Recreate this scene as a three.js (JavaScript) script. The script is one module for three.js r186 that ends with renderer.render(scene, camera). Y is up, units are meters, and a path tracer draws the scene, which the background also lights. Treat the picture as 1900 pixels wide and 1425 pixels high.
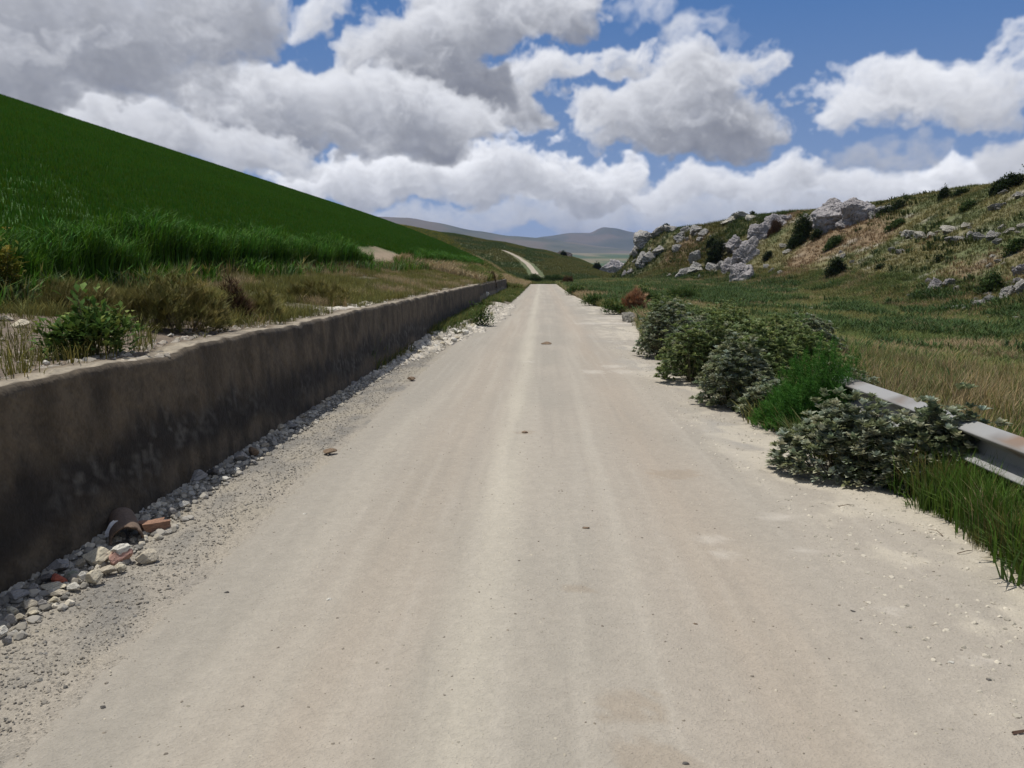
import * as THREE from 'three';
import { mergeGeometries, mergeVertices, toCreasedNormals } from 'three/addons/utils/BufferGeometryUtils.js';

// ---------------------------------------------------------------- camera, sun, exposure
const scene = new THREE.Scene();
const camera = new THREE.PerspectiveCamera(51.07, 4 / 3, 0.05, 40000);
camera.position.set(0, 1.6, 0);
camera.rotation.order = 'YXZ';
camera.rotation.set(THREE.MathUtils.degToRad(-9.61), THREE.MathUtils.degToRad(2.09), 0);
camera.updateMatrixWorld(true);
const renderer = new THREE.WebGLRenderer({ antialias: true });
renderer.setSize(1024, 768);
renderer.toneMapping = THREE.LinearToneMapping;
renderer.toneMappingExposure = 1.0;
renderer.shadowMap.enabled = true;
const SUN = new THREE.Vector3(-0.268, 0.94, -0.2).normalize();
const sun = new THREE.DirectionalLight(new THREE.Color(1, 0.955, 0.88), 3.9);
sun.position.copy(SUN).multiplyScalar(200);
sun.castShadow = true;
sun.shadow.mapSize.set(4096, 4096);
Object.assign(sun.shadow.camera, { left: -90, right: 90, top: 90, bottom: -90, near: 1, far: 600 });
scene.add(sun, sun.target);
scene.fog = new THREE.FogExp2(new THREE.Color(0.36, 0.52, 0.95), 0.00005);

// ---------------------------------------------------------------- numbers
let seed = 1;
const srand = (s) => { seed = s >>> 0; };
const rnd = () => { seed = (seed + 0x6d2b79f5) | 0; let t = Math.imul(seed ^ (seed >>> 15), 1 | seed); t = (t + Math.imul(t ^ (t >>> 7), 61 | t)) ^ t; return ((t ^ (t >>> 14)) >>> 0) / 4294967296; };
const rr = (a, b) => a + (b - a) * rnd();
const clamp = (x, a, b) => (x < a ? a : x > b ? b : x);
const lerp = (a, b, t) => a + (b - a) * t;
const sstep = (a, b, x) => { const t = clamp((x - a) / (b - a), 0, 1); return t * t * (3 - 2 * t); };
const table = (pts) => (x) => {
  if (x <= pts[0][0]) return pts[0][1];
  for (let i = 1; i < pts.length; i++) if (x <= pts[i][0]) { const t = (x - pts[i - 1][0]) / (pts[i][0] - pts[i - 1][0]); return lerp(pts[i - 1][1], pts[i][1], t * t * (3 - 2 * t) * 0.5 + t * 0.5); }
  return pts[pts.length - 1][1];
};
const PERM = new Uint8Array(512);
{ srand(7); const p = [...Array(256).keys()]; for (let i = 255; i > 0; i--) { const j = Math.floor(rnd() * (i + 1)); [p[i], p[j]] = [p[j], p[i]]; } for (let i = 0; i < 512; i++) PERM[i] = p[i & 255]; }
const fade = (t) => t * t * t * (t * (t * 6 - 15) + 10);
function n3(x, y, z) {
  const X = Math.floor(x), Y = Math.floor(y), Z = Math.floor(z); x -= X; y -= Y; z -= Z;
  const u = fade(x), v = fade(y), w = fade(z), a = X & 255, b = Y & 255, c = Z & 255;
  const g = (h, x, y, z) => { h &= 15; const p = h < 8 ? x : y, q = h < 4 ? y : h === 12 || h === 14 ? x : z; return (h & 1 ? -p : p) + (h & 2 ? -q : q); };
  const A = PERM[a] + b, AA = PERM[A & 255] + c, AB = PERM[(A + 1) & 255] + c, B = PERM[(a + 1) & 255] + b, BA = PERM[B & 255] + c, BB = PERM[(B + 1) & 255] + c;
  return lerp(lerp(lerp(g(PERM[AA & 255], x, y, z), g(PERM[BA & 255], x - 1, y, z), u), lerp(g(PERM[AB & 255], x, y - 1, z), g(PERM[BB & 255], x - 1, y - 1, z), u), v),
    lerp(lerp(g(PERM[(AA + 1) & 255], x, y, z - 1), g(PERM[(BA + 1) & 255], x - 1, y, z - 1), u), lerp(g(PERM[(AB + 1) & 255], x, y - 1, z - 1), g(PERM[(BB + 1) & 255], x - 1, y - 1, z - 1), u), v), w);
}
const n2 = (x, y) => n3(x, y, 0.37);
function fbm(x, y, o = 4) { let s = 0, a = 0.5; for (let i = 0; i < o; i++) { s += a * n2(x, y); x = x * 2.03 + 11.3; y = y * 2.03 + 5.7; a *= 0.5; } return s; }
function fbm3(x, y, z, o = 4) { let s = 0, a = 0.5; for (let i = 0; i < o; i++) { s += a * n3(x, y, z); x = x * 2.03 + 11.3; y = y * 2.03 + 5.7; z = z * 2.03 + 3.1; a *= 0.5; } return s; }

// direction of a pixel of the 1900 x 1425 view
const V3 = (x, y, z) => new THREE.Vector3(x, y, z);
function rayOf(px, py) { return V3((px - 950) / 1491, (712.5 - py) / 1491, -1).applyQuaternion(camera.quaternion).normalize(); }

// ---------------------------------------------------------------- sky: air and clouds, computed for every direction
function makeSky() {
  const W = 4096, H = 2048, data = new Float32Array(W * H * 4);
  // a tile of cauliflower noise
  const N = 96, tile = new Float32Array(N * N * N);
  {
    srand(21);
    const worley = (cells) => { const p = new Float32Array(cells ** 3 * 3); for (let i = 0; i < p.length; i++) p[i] = rnd(); return (x, y, z) => {
      x *= cells; y *= cells; z *= cells; const X = Math.floor(x), Y = Math.floor(y), Z = Math.floor(z); let best = 9;
      for (let k = -1; k < 2; k++) for (let j = -1; j < 2; j++) for (let i = -1; i < 2; i++) {
        const cx = (X + i + cells) % cells, cy = (Y + j + cells) % cells, cz = (Z + k + cells) % cells, o = ((cz * cells + cy) * cells + cx) * 3;
        const dx = X + i + p[o] - x, dy = Y + j + p[o + 1] - y, dz = Z + k + p[o + 2] - z, q = dx * dx + dy * dy + dz * dz; if (q < best) best = q;
      } return 1 - Math.sqrt(best); }; };
    const w1 = worley(4), w2 = worley(9), w3 = worley(19);
    for (let k = 0; k < N; k++) for (let j = 0; j < N; j++) for (let i = 0; i < N; i++) { const x = i / N, y = j / N, z = k / N; tile[(k * N + j) * N + i] = 0.56 * w1(x, y, z) + 0.28 * w2(x, y, z) + 0.16 * w3(x, y, z); }
  }
  const tn = (x, y, z) => {
    x = (x - Math.floor(x)) * N; y = (y - Math.floor(y)) * N; z = (z - Math.floor(z)) * N;
    const i = x | 0, j = y | 0, k = z | 0, u = x - i, v = y - j, w = z - k, i1 = (i + 1) % N, j1 = ((j + 1) % N) * N, k1 = ((k + 1) % N) * N * N, j0 = j * N, k0 = k * N * N;
    return lerp(lerp(lerp(tile[k0 + j0 + i], tile[k0 + j0 + i1], u), lerp(tile[k0 + j1 + i], tile[k0 + j1 + i1], u), v), lerp(lerp(tile[k1 + j0 + i], tile[k1 + j0 + i1], u), lerp(tile[k1 + j1 + i], tile[k1 + j1 + i1], u), v), w);
  };
  // clouds as heaps of puffs; degrees of azimuth (to the right of -z) and elevation
  const DEG = 180 / Math.PI, clouds = [];
  function cloud(puffs, o = {}) {   // puffs in pixels of the view: x, y, rx, ry
    clouds.push(finish(puffs.map(([x, y, rx, ry]) => { const d = rayOf(x, y), s = 0.0368; return [Math.atan2(d.x, -d.z) * DEG, Math.asin(d.y) * DEG, rx * s, ry * s]; }), o));
  }
  function finish(p, o) {
    const c = { p: p.map(([u, v, a, b]) => ({ u, v, a, b, cu: Math.cos(v / DEG), w: Math.min(a, b * 1.6) })), f: 0.085, amp: 1, soft: 1.5, sig: 2.0, dim: 1, lift: 0, flat: 0.6, th: 0.335, ...o };
    c.u0 = Math.min(...c.p.map((q) => q.u - (q.a * 1.45 + 1.5) / q.cu)); c.u1 = Math.max(...c.p.map((q) => q.u + (q.a * 1.45 + 1.5) / q.cu));
    c.v0 = Math.min(...c.p.map((q) => q.v - q.b * 1.45 - 1)); c.v1 = Math.max(...c.p.map((q) => q.v + q.b * 1.45 + 1));
    c.R = Math.max(...c.p.map((q) => q.w)) * 1.25;
    return c;
  }
  // far to near
  cloud([[520, 425, 420, 26], [900, 415, 420, 34], [1300, 405, 420, 40], [1700, 395, 420, 50], [2150, 380, 420, 60], [100, 400, 400, 50], [-350, 380, 420, 60], [1150, 385, 330, 34], [1550, 365, 330, 40], [820, 392, 260, 18], [560, 400, 260, 18]], { sig: 1.0, soft: 1.3, lift: -0.02, amp: 1.1, dim: 0.85, flat: 0.8, th: 0.28, f: 0.13 });
  cloud([[560, 330, 90, 40], [660, 312, 80, 44], [755, 312, 80, 48], [850, 305, 84, 46], [930, 312, 90, 54], [1020, 330, 90, 48], [1110, 322, 90, 44], [720, 350, 160, 40], [950, 352, 180, 40], [1160, 355, 160, 40]], { f: 0.13, sig: 3, lift: 0.22 });
  cloud([[1270, 345, 120, 44], [1400, 335, 120, 42], [1490, 318, 70, 30], [1560, 345, 130, 40], [1690, 350, 130, 40], [1800, 345, 130, 44], [1900, 330, 130, 60], [2050, 320, 160, 70]], { f: 0.12, sig: 2, lift: 0.1 });
  cloud([[1790, 302, 62, 24], [1735, 318, 60, 20]], { f: 0.16, sig: 3.4, lift: 0.3 });
  cloud([[1660, 290, 85, 34], [1720, 275, 60, 26], [1600, 305, 50, 20]], { f: 0.14, sig: 0.9, dim: 0.6, th: 0.38 });
  cloud([[1880, 300, 60, 50], [1960, 300, 110, 70]], { f: 0.12, sig: 1.6, dim: 0.8 });
  cloud([[1010, 258, 24, 14], [975, 225, 26, 12], [1020, 240, 14, 10]], { f: 0.2, sig: 2, lift: 0.3 });
  cloud([[1290, 60, 70, 46], [1330, 45, 40, 30], [1240, 95, 60, 28], [1190, 25, 50, 36], [1215, 10, 50, 30]], { f: 0.12, sig: 0.5, soft: 1.6, amp: 1.2, lift: 0.1, th: 0.36 });
  cloud([[1620, 170, 110, 62], [1700, 150, 110, 66], [1790, 165, 90, 62], [1560, 185, 64, 34], [1720, 200, 150, 50], [1840, 150, 50, 70], [1880, 90, 36, 36], [1920, 70, 40, 34], [1810, 215, 70, 40]], { f: 0.11, sig: 1.9, lift: 0.14, flat: 0.5, th: 0.4 });
  cloud([[1110, 210, 70, 60], [1180, 190, 90, 66], [1260, 165, 100, 74], [1345, 135, 90, 64], [1420, 105, 50, 40], [1300, 225, 150, 70], [1200, 245, 140, 48], [1410, 245, 70, 42], [1350, 260, 110, 42], [1465, 190, 22, 14]], { f: 0.1, sig: 2.4, lift: 0.0, th: 0.35, flat: 0.55 });
  cloud([[940, 145, 80, 60], [1020, 125, 80, 46], [1080, 110, 60, 30], [1150, 105, 60, 26], [1200, 95, 40, 18], [880, 190, 90, 60], [960, 200, 70, 50]], { f: 0.11, sig: 2.4, lift: 0.05 });
  cloud([[770, 60, 90, 70], [700, 105, 70, 40], [870, 30, 110, 80], [980, 20, 110, 70], [1070, 0, 90, 50], [830, 120, 120, 70], [650, 130, 60, 30], [900, 170, 110, 60]], { th: 0.3, f: 0.09, sig: 2.4, lift: -0.02 });
  cloud([[440, 165, 80, 56], [520, 165, 90, 60], [600, 170, 90, 56], [690, 180, 110, 60], [780, 200, 110, 70], [480, 225, 150, 60], [620, 245, 170, 56], [760, 255, 150, 50], [400, 215, 90, 60], [870, 240, 90, 50]], { th: 0.285, f: 0.1, sig: 2, lift: 0.02 });
  cloud([[560, 35, 50, 40], [610, 20, 50, 36], [650, 12, 44, 30], [545, 55, 34, 24]], { f: 0.13, sig: 1.5, lift: 0.08 });
  cloud([[250, 250, 220, 60], [120, 230, 200, 70], [400, 280, 180, 46], [-80, 220, 220, 90], [520, 300, 120, 30]], { f: 0.09, sig: 1.6, dim: 0.95, lift: 0.05 });
  cloud([[80, 60, 240, 100], [260, 70, 180, 90], [400, 60, 110, 80], [440, 20, 80, 60], [320, 150, 150, 60], [150, 150, 200, 60], [-150, 90, 260, 130], [60, -60, 300, 90], [330, -50, 180, 80]], { f: 0.075, sig: 1.5, soft: 1.3, dim: 0.95, lift: -0.03 });
  const inView = clouds.length;
  srand(99);
  for (let k = 0; k < 130; k++) {   // the rest of the sky, heaped and broken in the same way
    const v = 4 + 66 * rnd() ** 1.6, u = rr(-180, 180), s = rr(3.2, 6.5) * (0.8 + v / 50);
    if (Math.abs(u + 2) < 38 + s * 2.4 / Math.cos(v / DEG) && v < 21 + s * 1.4) continue;
    const p = []; for (let i = 0; i < 6; i++) p.push([u + rr(-1.6, 1.6) * s / Math.cos(v / DEG), v + rr(-0.35, 0.5) * s, s * rr(0.6, 1.1), s * rr(0.4, 0.65)]);
    clouds.push(finish(p, { f: 0.085, sig: rr(1.4, 2.8), dim: rr(0.8, 1), lift: rr(-0.03, 0.1) }));
  }
  const sl = V3(-0.42, 0.86, -0.1).normalize();   // towards the light in a cloud's own axes: right, up, towards the viewer
  const air = (v) => {
    const t = clamp(v / 18, 0, 1), z = clamp((v - 18) / 60, 0, 1), k = Math.sqrt(t);
    return [lerp(lerp(0.36, 0.062, k), 0.035, z), lerp(lerp(0.46, 0.17, k), 0.1, z), lerp(lerp(0.64, 0.42, k), 0.29, z)];
  };
  function density(c, u, v, w) {
    let s = 0; const U = u, Vv = v;
    u += (tn(U * 0.043, Vv * 0.06, w * 0.05 + 0.2) - 0.45) * 7; v += (tn(U * 0.05 + 0.5, Vv * 0.06, w * 0.05 + 0.6) - 0.45) * 4.5;
    u += (tn(U * 0.17, Vv * 0.2, w * 0.2 + 0.1) - 0.45) * 1.6; v += (tn(U * 0.17 + 0.4, Vv * 0.2, w * 0.2) - 0.45) * 1.6;
    for (const q of c.p) { const du = (u - q.u) * q.cu / q.a; if (du > 1.4 || du < -1.4) continue; const dv0 = v - q.v, dv = dv0 / (dv0 < 0 ? q.b * c.flat : q.b), ww = w / q.w, r = du * du + dv * dv + ww * ww; if (r < 2) { const t = 1 - r / 2; s += t * t * t; } }
    if (s < 0.03) return 0;
    const f = c.f, n = tn(u * f * 0.62, v * f * 0.8, w * f + c.f * 7) * 0.5 + tn(u * f * 1.9 + 0.3, v * f * 2.1, w * f * 2.1) * 0.31 + tn(u * f * 5.3 + 0.7, v * f * 5.6, w * f * 5.6) * 0.19;
    const d = (Math.min(s, 0.6) - c.th + c.amp * (n - 0.5) * 1.5) * c.soft;
    return d <= 0 ? 0 : d > 1 ? 1 : d;
  }
  function shade(u, v, out) {
    let [r, g, b] = air(v), T = 1, R = 0, G = 0, B = 0;
    for (let ci = clouds.length - 1; ci >= 0 && T > 0.02; ci--) {
      const c = clouds[ci]; let uu = u;
      if (uu < c.u0 - 180) uu += 360; else if (uu > c.u1 + 180) uu -= 360;
      if (uu < c.u0 || uu > c.u1 || v < c.v0 || v > c.v1) continue;
      const steps = 26, dw = 2 * c.R / steps; let far = 0;
      for (let i = 0; i < steps && T > 0.02; i++) {
        const w = c.R - (i + 0.5) * dw, d = density(c, uu, v, w);
        if (d <= 0) continue;
        let tau = 0, step = 0.28, at = 0;
        for (let k = 0; k < 6; k++) { at += step; tau += density(c, uu + sl.x * at, v + sl.y * at, w + sl.z * at) * step * 1.5; step *= 1.45; }
        tau *= c.sig;
        const lit = (0.62 * Math.exp(-tau * 0.6) + 0.38 * Math.exp(-tau * 0.11)) * c.dim + c.lift, op = 1 - Math.exp(-d * c.sig * dw * 1.6), k = T * op;
        const up = clamp((v - c.v0) / (c.v1 - c.v0), 0, 1), am = 0.125 + 0.05 * up + 0.05 * (tn(uu * 0.11, v * 0.17, 0.3) - 0.5);
        R += k * (am * 0.92 + 0.66 * lit); G += k * (am * 1.02 + 0.66 * lit); B += k * (am * 1.34 + 0.66 * lit);
        T *= 1 - op; far = 1;
      }
    }
    const h = 0.5 * Math.exp(-Math.max(v, 0) / 1.5);   // the air in front of low clouds
    r = R + T * r; g = G + T * g; b = B + T * b;
    out[0] = lerp(r, 0.38, h); out[1] = lerp(g, 0.43, h); out[2] = lerp(b, 0.52, h);
  }
  const put = [0, 0, 0], uOf = (c, w) => { const a = ((c + 0.5) / w - 0.5) * 360; let u = a + 90; if (u > 180) u -= 360; return u; };  // col: atan2(z, x); azimuth from -z
  const cw = 1024, ch = 512, small = new Float32Array(cw * ch * 3);
  for (let j = 0; j < ch; j++) { const v = ((j + 0.5) / ch - 0.5) * 180; for (let i = 0; i < cw; i++) { if (v < -0.6) { put[0] = 0.2; put[1] = 0.19; put[2] = 0.15; } else { const u = uOf(i, cw); if (Math.abs(u + 2) < 33 && v < 18) continue; shade(u, v, put); } small.set(put, (j * cw + i) * 3); } }
  for (let j = 0; j < H; j++) {
    const v = ((j + 0.5) / H - 0.5) * 180;
    for (let i = 0; i < W; i++) {
      const u = uOf(i, W), o = (j * W + i) * 4;
      if (v > -0.2 && v < 19 && Math.abs(u + 2) < 35) { shade(u, v, put); data[o] = put[0]; data[o + 1] = put[1]; data[o + 2] = put[2]; } else {
        const x = (i + 0.5) / 4 - 0.5, y = clamp((j + 0.5) / 4 - 0.5, 0, ch - 1.001), x0 = Math.floor(x), y0 = Math.floor(y), a = x - x0, b = y - y0, i0 = ((x0 + cw) % cw) * 3, i1 = ((x0 + 1) % cw) * 3, r0 = y0 * cw * 3, r1 = Math.min(y0 + 1, ch - 1) * cw * 3;
        for (let c = 0; c < 3; c++) data[o + c] = lerp(lerp(small[r0 + i0 + c], small[r0 + i1 + c], a), lerp(small[r1 + i0 + c], small[r1 + i1 + c], a), b);
      }
      data[o + 3] = 1;
    }
  }
  const t = new THREE.DataTexture(data, W, H, THREE.RGBAFormat, THREE.FloatType);
  t.mapping = THREE.EquirectangularReflectionMapping; t.magFilter = THREE.LinearFilter; t.needsUpdate = true;
  return t;
}
scene.background = makeSky();
scene.environment = scene.background;

// ---------------------------------------------------------------- names and labels
const used = new Map();
function numbered(name) { const n = used.get(name) || 0; used.set(name, n + 1); return n ? name + '_' + String(n).padStart(3, '0') : name; }
function tag(o, label, category, group) { o.userData.label = label; o.userData.category = category; if (group) o.userData.group = group; return o; }
function add(o, name) { o.name = numbered(name); o.traverse((c) => { c.castShadow = c.receiveShadow = true; }); scene.add(o); return o; }
function structure(o, name, label) { add(o, name); o.userData.kind = 'structure'; if (label) o.userData.label = label; return o; }
function stuff(o, name, label) { add(o, name); o.userData.kind = 'stuff'; if (label) o.userData.label = label; return o; }
function part(parent, geo, m, name, kind) { const o = new THREE.Mesh(geo, m); o.name = name; o.castShadow = o.receiveShadow = true; if (kind) o.userData.kind = kind; parent.add(o); return o; }

// ---------------------------------------------------------------- textures
function tex(size, f, srgb = false, rep = 1) {
  const d = new Uint8Array(size * size * 4);
  for (let j = 0; j < size; j++) for (let i = 0; i < size; i++) { const v = f(i / size, j / size), o = (j * size + i) * 4; if (typeof v === 'number') { d[o] = d[o + 1] = d[o + 2] = clamp(v, 0, 1) * 255; } else { d[o] = clamp(v[0], 0, 1) * 255; d[o + 1] = clamp(v[1], 0, 1) * 255; d[o + 2] = clamp(v[2], 0, 1) * 255; } d[o + 3] = 255; }
  const t = new THREE.DataTexture(d, size, size, THREE.RGBAFormat);
  t.wrapS = t.wrapT = THREE.RepeatWrapping; t.magFilter = THREE.LinearFilter; t.minFilter = THREE.LinearMipmapLinearFilter; t.generateMipmaps = true; t.repeat.set(rep, rep); t.needsUpdate = true;
  return t;
}
// noise that wraps with period p (whole number of cells over the tile)
function wrapNoise(p, s) { srand(s); const g = new Float32Array(p * p); for (let i = 0; i < g.length; i++) g[i] = rnd(); return (x, y) => { x *= p; y *= p; const X = Math.floor(x), Y = Math.floor(y), u = fade(x - X), v = fade(y - Y), a = ((X % p) + p) % p, b = ((Y % p) + p) % p, c = (a + 1) % p, d = (b + 1) % p; return lerp(lerp(g[b * p + a], g[b * p + c], u), lerp(g[d * p + a], g[d * p + c], u), v); }; }
const W8 = wrapNoise(8, 1), W24 = wrapNoise(24, 2), W64 = wrapNoise(64, 3), W170 = wrapNoise(170, 4), W400 = wrapNoise(400, 5);
// linear grey factors around 0.8: colour maps without srgb so that they multiply straight
const dirtMap = tex(1024, (x, y) => { const a = W24(x, y) * 0.2 + W64(x, y) * 0.25 + W170(x, y) * 0.3 + W400(x, y) * 0.25; let v = 0.8 + (a - 0.5) * 0.26; const s = W170(x + 0.31, y + 0.17); if (s > 0.92) v += (s - 0.92) * 1.4; if (s < 0.05) v -= 0.12; return v; });
const dirtBump = tex(1024, (x, y) => W64(x, y) * 0.3 + W170(x, y) * 0.4 + W400(x, y) * 0.3);
const gravelMap = tex(1024, (x, y) => { const a = W64(x, y) * 0.2 + W170(x, y) * 0.45 + W400(x, y) * 0.35; const p = W64(x + 0.4, y + 0.2) * 0.5 + W170(x + 0.1, y) * 0.5; let v = 0.8 + (a - 0.5) * 0.6; if (p < 0.3) v -= (0.3 - p) * 2.0; return [v, v * 0.99, v * 0.975]; });
const soilMap = tex(512, (x, y) => { const a = W8(x, y) * 0.2 + W24(x, y) * 0.25 + W64(x, y) * 0.3 + W170(x, y) * 0.25; return 0.8 + (a - 0.5) * 0.9; });
const rockMap = tex(512, (x, y) => { const a = W8(x, y) * 0.25 + W24(x, y) * 0.3 + W64(x, y) * 0.25 + W170(x, y) * 0.2, l = W24(x * 0.5 + 0.3, y + 0.2) * 0.6 + W64(x, y + 0.4) * 0.4; let v = 0.8 + (a - 0.5) * 0.75; if (l < 0.34) v -= (0.34 - l) * 2.4; return v; });
const std = (o) => new THREE.MeshStandardMaterial({ roughness: 0.95, metalness: 0, ...o });
const lin = (r, g, b) => new THREE.Color().setRGB(r, g, b);

// ---------------------------------------------------------------- the lie of the land (d = metres ahead, x = metres to the right of the road's middle)
const fall = (d) => -0.0281 * clamp(d, -120, 100);
const midline = table([[-400, 3.4], [-120, 3.37], [0, 0], [100, -2.81], [118, -4.0], [145, -6], [175, -6], [230, -4], [330, 0.4], [600, -14]]);
const ridge2 = table([[-200, 26], [-60, 11], [-39, 7.4], [-18, 4.0], [-1, 0.7], [12, -2.3], [25, -7], [45, -13], [80, -15]]);
const edgeRight = (d) => eR(d) + 0.1 * n2(d * 0.9, 3.3) + 0.06 * n2(d * 3.1, 8.1);
const eR = table([[0, 2.55], [4, 2.5], [6, 2.55], [7.2, 2.4], [9.5, 2.3], [17, 2.3], [22, 2.75], [27, 3.2], [33, 3.1], [38, 2.55], [57, 2.15], [100, 2.05]]);
const eL = table([[0, 2.8], [13, 2.8], [17, 2.35], [22, 1.85], [27, 1.6], [60, 1.4], [100, 1.35]]);
const edgeLeft = (d) => eL(d) + 0.12 * n2(d * 0.8, 13.3) * sstep(12, 16, d) + 0.07 * n2(d * 2.7, 18.1) * sstep(12, 16, d);
const bankFoot = table([[-20, 7], [25, 7], [60, 6.6], [100, 6.2], [160, 6]]);
const bankTop = table([[-20, 1.1], [3, 1.12], [8, 1.22], [20, 1.6], [50, 2.0], [100, 2.2], [150, 2.4]]);
const hillReach = table([[-20, 70], [45, 70], [100, 48], [150, 30]]);
const steep = [];   // how steep the field starts, so that its ridge stays in line with the road
for (let d = -20; d <= 210; d++) {
  const a0 = bankFoot(d), hb = bankTop(d), R = hillReach(d); let lo = 0.1, hi = 3;
  for (let k = 0; k < 30; k++) { const m = (lo + hi) / 2; let best = 0; for (let t = 1; t < R; t += 0.5) best = Math.max(best, (hb - 1.6 + m * (t - t * t / (2 * R))) / (t + a0)); if (best > 0.316) hi = m; else lo = m; }
  steep.push(lo);
}
function bankHeight(a, d) {   // above the road, a = metres to the left
  const s = sstep(60, 76, d), as = lerp(2.78, 1.9, s), ae = lerp(2.92, 4.6, s), top = 1.0;
  if (a < as) return 0;
  const a0 = bankFoot(d), hb = bankTop(d);
  const lump = 0.07 * n2(a * 1.1, d * 0.8) + 0.04 * n2(a * 3, d * 2.3);
  if (a < ae) return lerp(0, top, s > 0 ? sstep(as, ae, a) : (a - as) / (ae - as));
  if (a < a0) { const t = (a - ae) / (a0 - ae); return lerp(top, hb, t) + lump * Math.min(1, (a - ae) * 1.6); }
  const k = clamp(d + 20, 0, 229), i = Math.floor(k), m = lerp(steep[i], steep[i + 1] ?? steep[i], k - i), R = hillReach(d), t = Math.min(a - a0, R * 1.02);
  return hb + lump * Math.max(0, 1 - (a - a0) / 2) + m * (t - t * t / (2 * R)) - Math.max(0, a - a0 - R * 1.02) * 0.03;
}
const hillBase = table([[-60, 25], [40, 24], [50, 25], [80, 26], [100, 23], [120, 17], [140, 12], [150, 11]]);
const hillCrest = table([[-60, 9], [40, 8.2], [70, 8.0], [90, 7.3], [105, 6.6], [120, 6.0], [132, 5.0], [145, 4.7], [156, 3.4]]);
const hillWide = table([[-60, 20], [60, 19], [90, 18], [110, 16], [145, 10]]);
function far(x, d) {
  const low = -6 - 0.05 * clamp(x, 0, 120) + 0.06 * clamp(-x, 0, 60), r = ridge2(x);
  if (d < 330) return lerp(low, r, sstep(150, 330, d)) + 0.3 * n2(x * 0.08, d * 0.05);
  const v = -14 - 9 * sstep(500, 1600, d) + 5 * fbm(x * 0.0021, d * 0.0021, 3) * sstep(400, 900, d);
  return lerp(r, v, sstep(330, 620, d));
}
function landRaw(x, d) {
  const mid = d < 100 ? fall(d) : midline(d);
  let h;
  if (x < 0) {
    const a = -x, b = bankHeight(a, Math.min(d, 209));
    const k = sstep(150, 205, d - Math.max(0, a - 6) * 0.4), f = far(x, d), kk = sstep(130, 175, d);
    h = lerp(mid + b * (1 - k), f, a > 1.5 ? Math.max(k, kk * sstep(14, 2, a)) : kk);
  } else {
    const dip = -0.75 * sstep(2.7, 12, x) * (1 - sstep(45, 95, d));
    const meadow = (d < 118 ? fall(d) : lerp(fall(100), -8, sstep(118, 190, d))) + dip + 0.12 * n2(x * 0.35, d * 0.35) * sstep(3, 6, x) + 0.05 * n2(x * 1.3, d * 1.3) * sstep(2.6, 4, x);
    const t = x - hillBase(d), s = t > 0 ? sstep(-4, hillWide(d), t) : sstep(-4, hillWide(d), t);
    const lift = s > 0 ? Math.max(0, hillCrest(d) - meadow) * s * (1 - sstep(150, 182, d)) : 0;
    h = meadow + lift + (s > 0 ? s * (0.55 * fbm(x * 0.13, d * 0.13, 4) + 0.012 * Math.max(0, t - hillWide(d))) : 0);
    const k = sstep(105, 160, d) * (1 - s * (1 - sstep(150, 180, d)));
    h = lerp(h, far(x, d), k);
    if (x < 8 && d > 98) h = lerp(Math.min(h, lerp(midline(d), h, sstep(2, 8, x))), h, sstep(140, 180, d));
  }
  return h;
}
const onRoad = (x, d) => x > -edgeLeft(d) && x < edgeRight(d) && d < 118;
function land(x, z) {   // the ground sheet: sunk under the road, rising through it along the verges
  const d = -z; let h = landRaw(x, d);
  if (x > -2.78 && x < 5 && d < 140) {
    const eR_ = x - edgeRight(d), eL_ = -edgeLeft(d) - x, e = Math.max(eR_, eL_);
    h += e < 0 ? -0.012 + Math.max(-0.1, e * 0.35) : 0.035 * sstep(0, 0.3, e) + 0.02 * n2(x * 6, d * 6) * sstep(0, 0.2, e);
    if (x < 0 && eL_ > 0 && d > 12) h += 0.1 * sstep(0, 0.6, eL_);
  }
  return h;
}
const roadY = (x, d) => fall(d) + (d > 100 ? midline(d) - fall(100) : 0) + 0.008 * n2(x * 1.6, d * 0.35) - 0.012 * Math.exp(-(((x - 0.95) / 0.3) ** 2)) - 0.012 * Math.exp(-(((x + 0.75) / 0.3) ** 2));
const surface = (x, z) => (onRoad(x, -z) ? Math.max(roadY(x, -z), land(x, z)) : land(x, z));
function spot(px, py, min = 1.5) {
  const r = rayOf(px, py), o = camera.position, P = (t) => [o.x + r.x * t, o.y + r.y * t, o.z + r.z * t]; let t = min, last = min;
  for (let k = 0; k < 4000 && t < 9000; k++) { const p = P(t); if (p[1] < surface(p[0], p[2])) { let a = last, b = t; for (let i = 0; i < 24; i++) { const m = (a + b) / 2, q = P(m); if (q[1] < surface(q[0], q[2])) b = m; else a = m; } const q = P(b); return { p: V3(q[0], surface(q[0], q[2]), q[2]), t: b, hit: true, m: b * Math.hypot(r.x, r.y, r.z) / Math.hypot((px - 950) / 1491, (712.5 - py) / 1491, 1) / 1491 }; } last = t; t += Math.max(0.05, t * 0.006); }
  const q = P(t); return { p: V3(q[0], surface(q[0], q[2]), q[2]), t, hit: false, m: t / 1491 };
}
// m: metres per pixel of the view at that place

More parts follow.
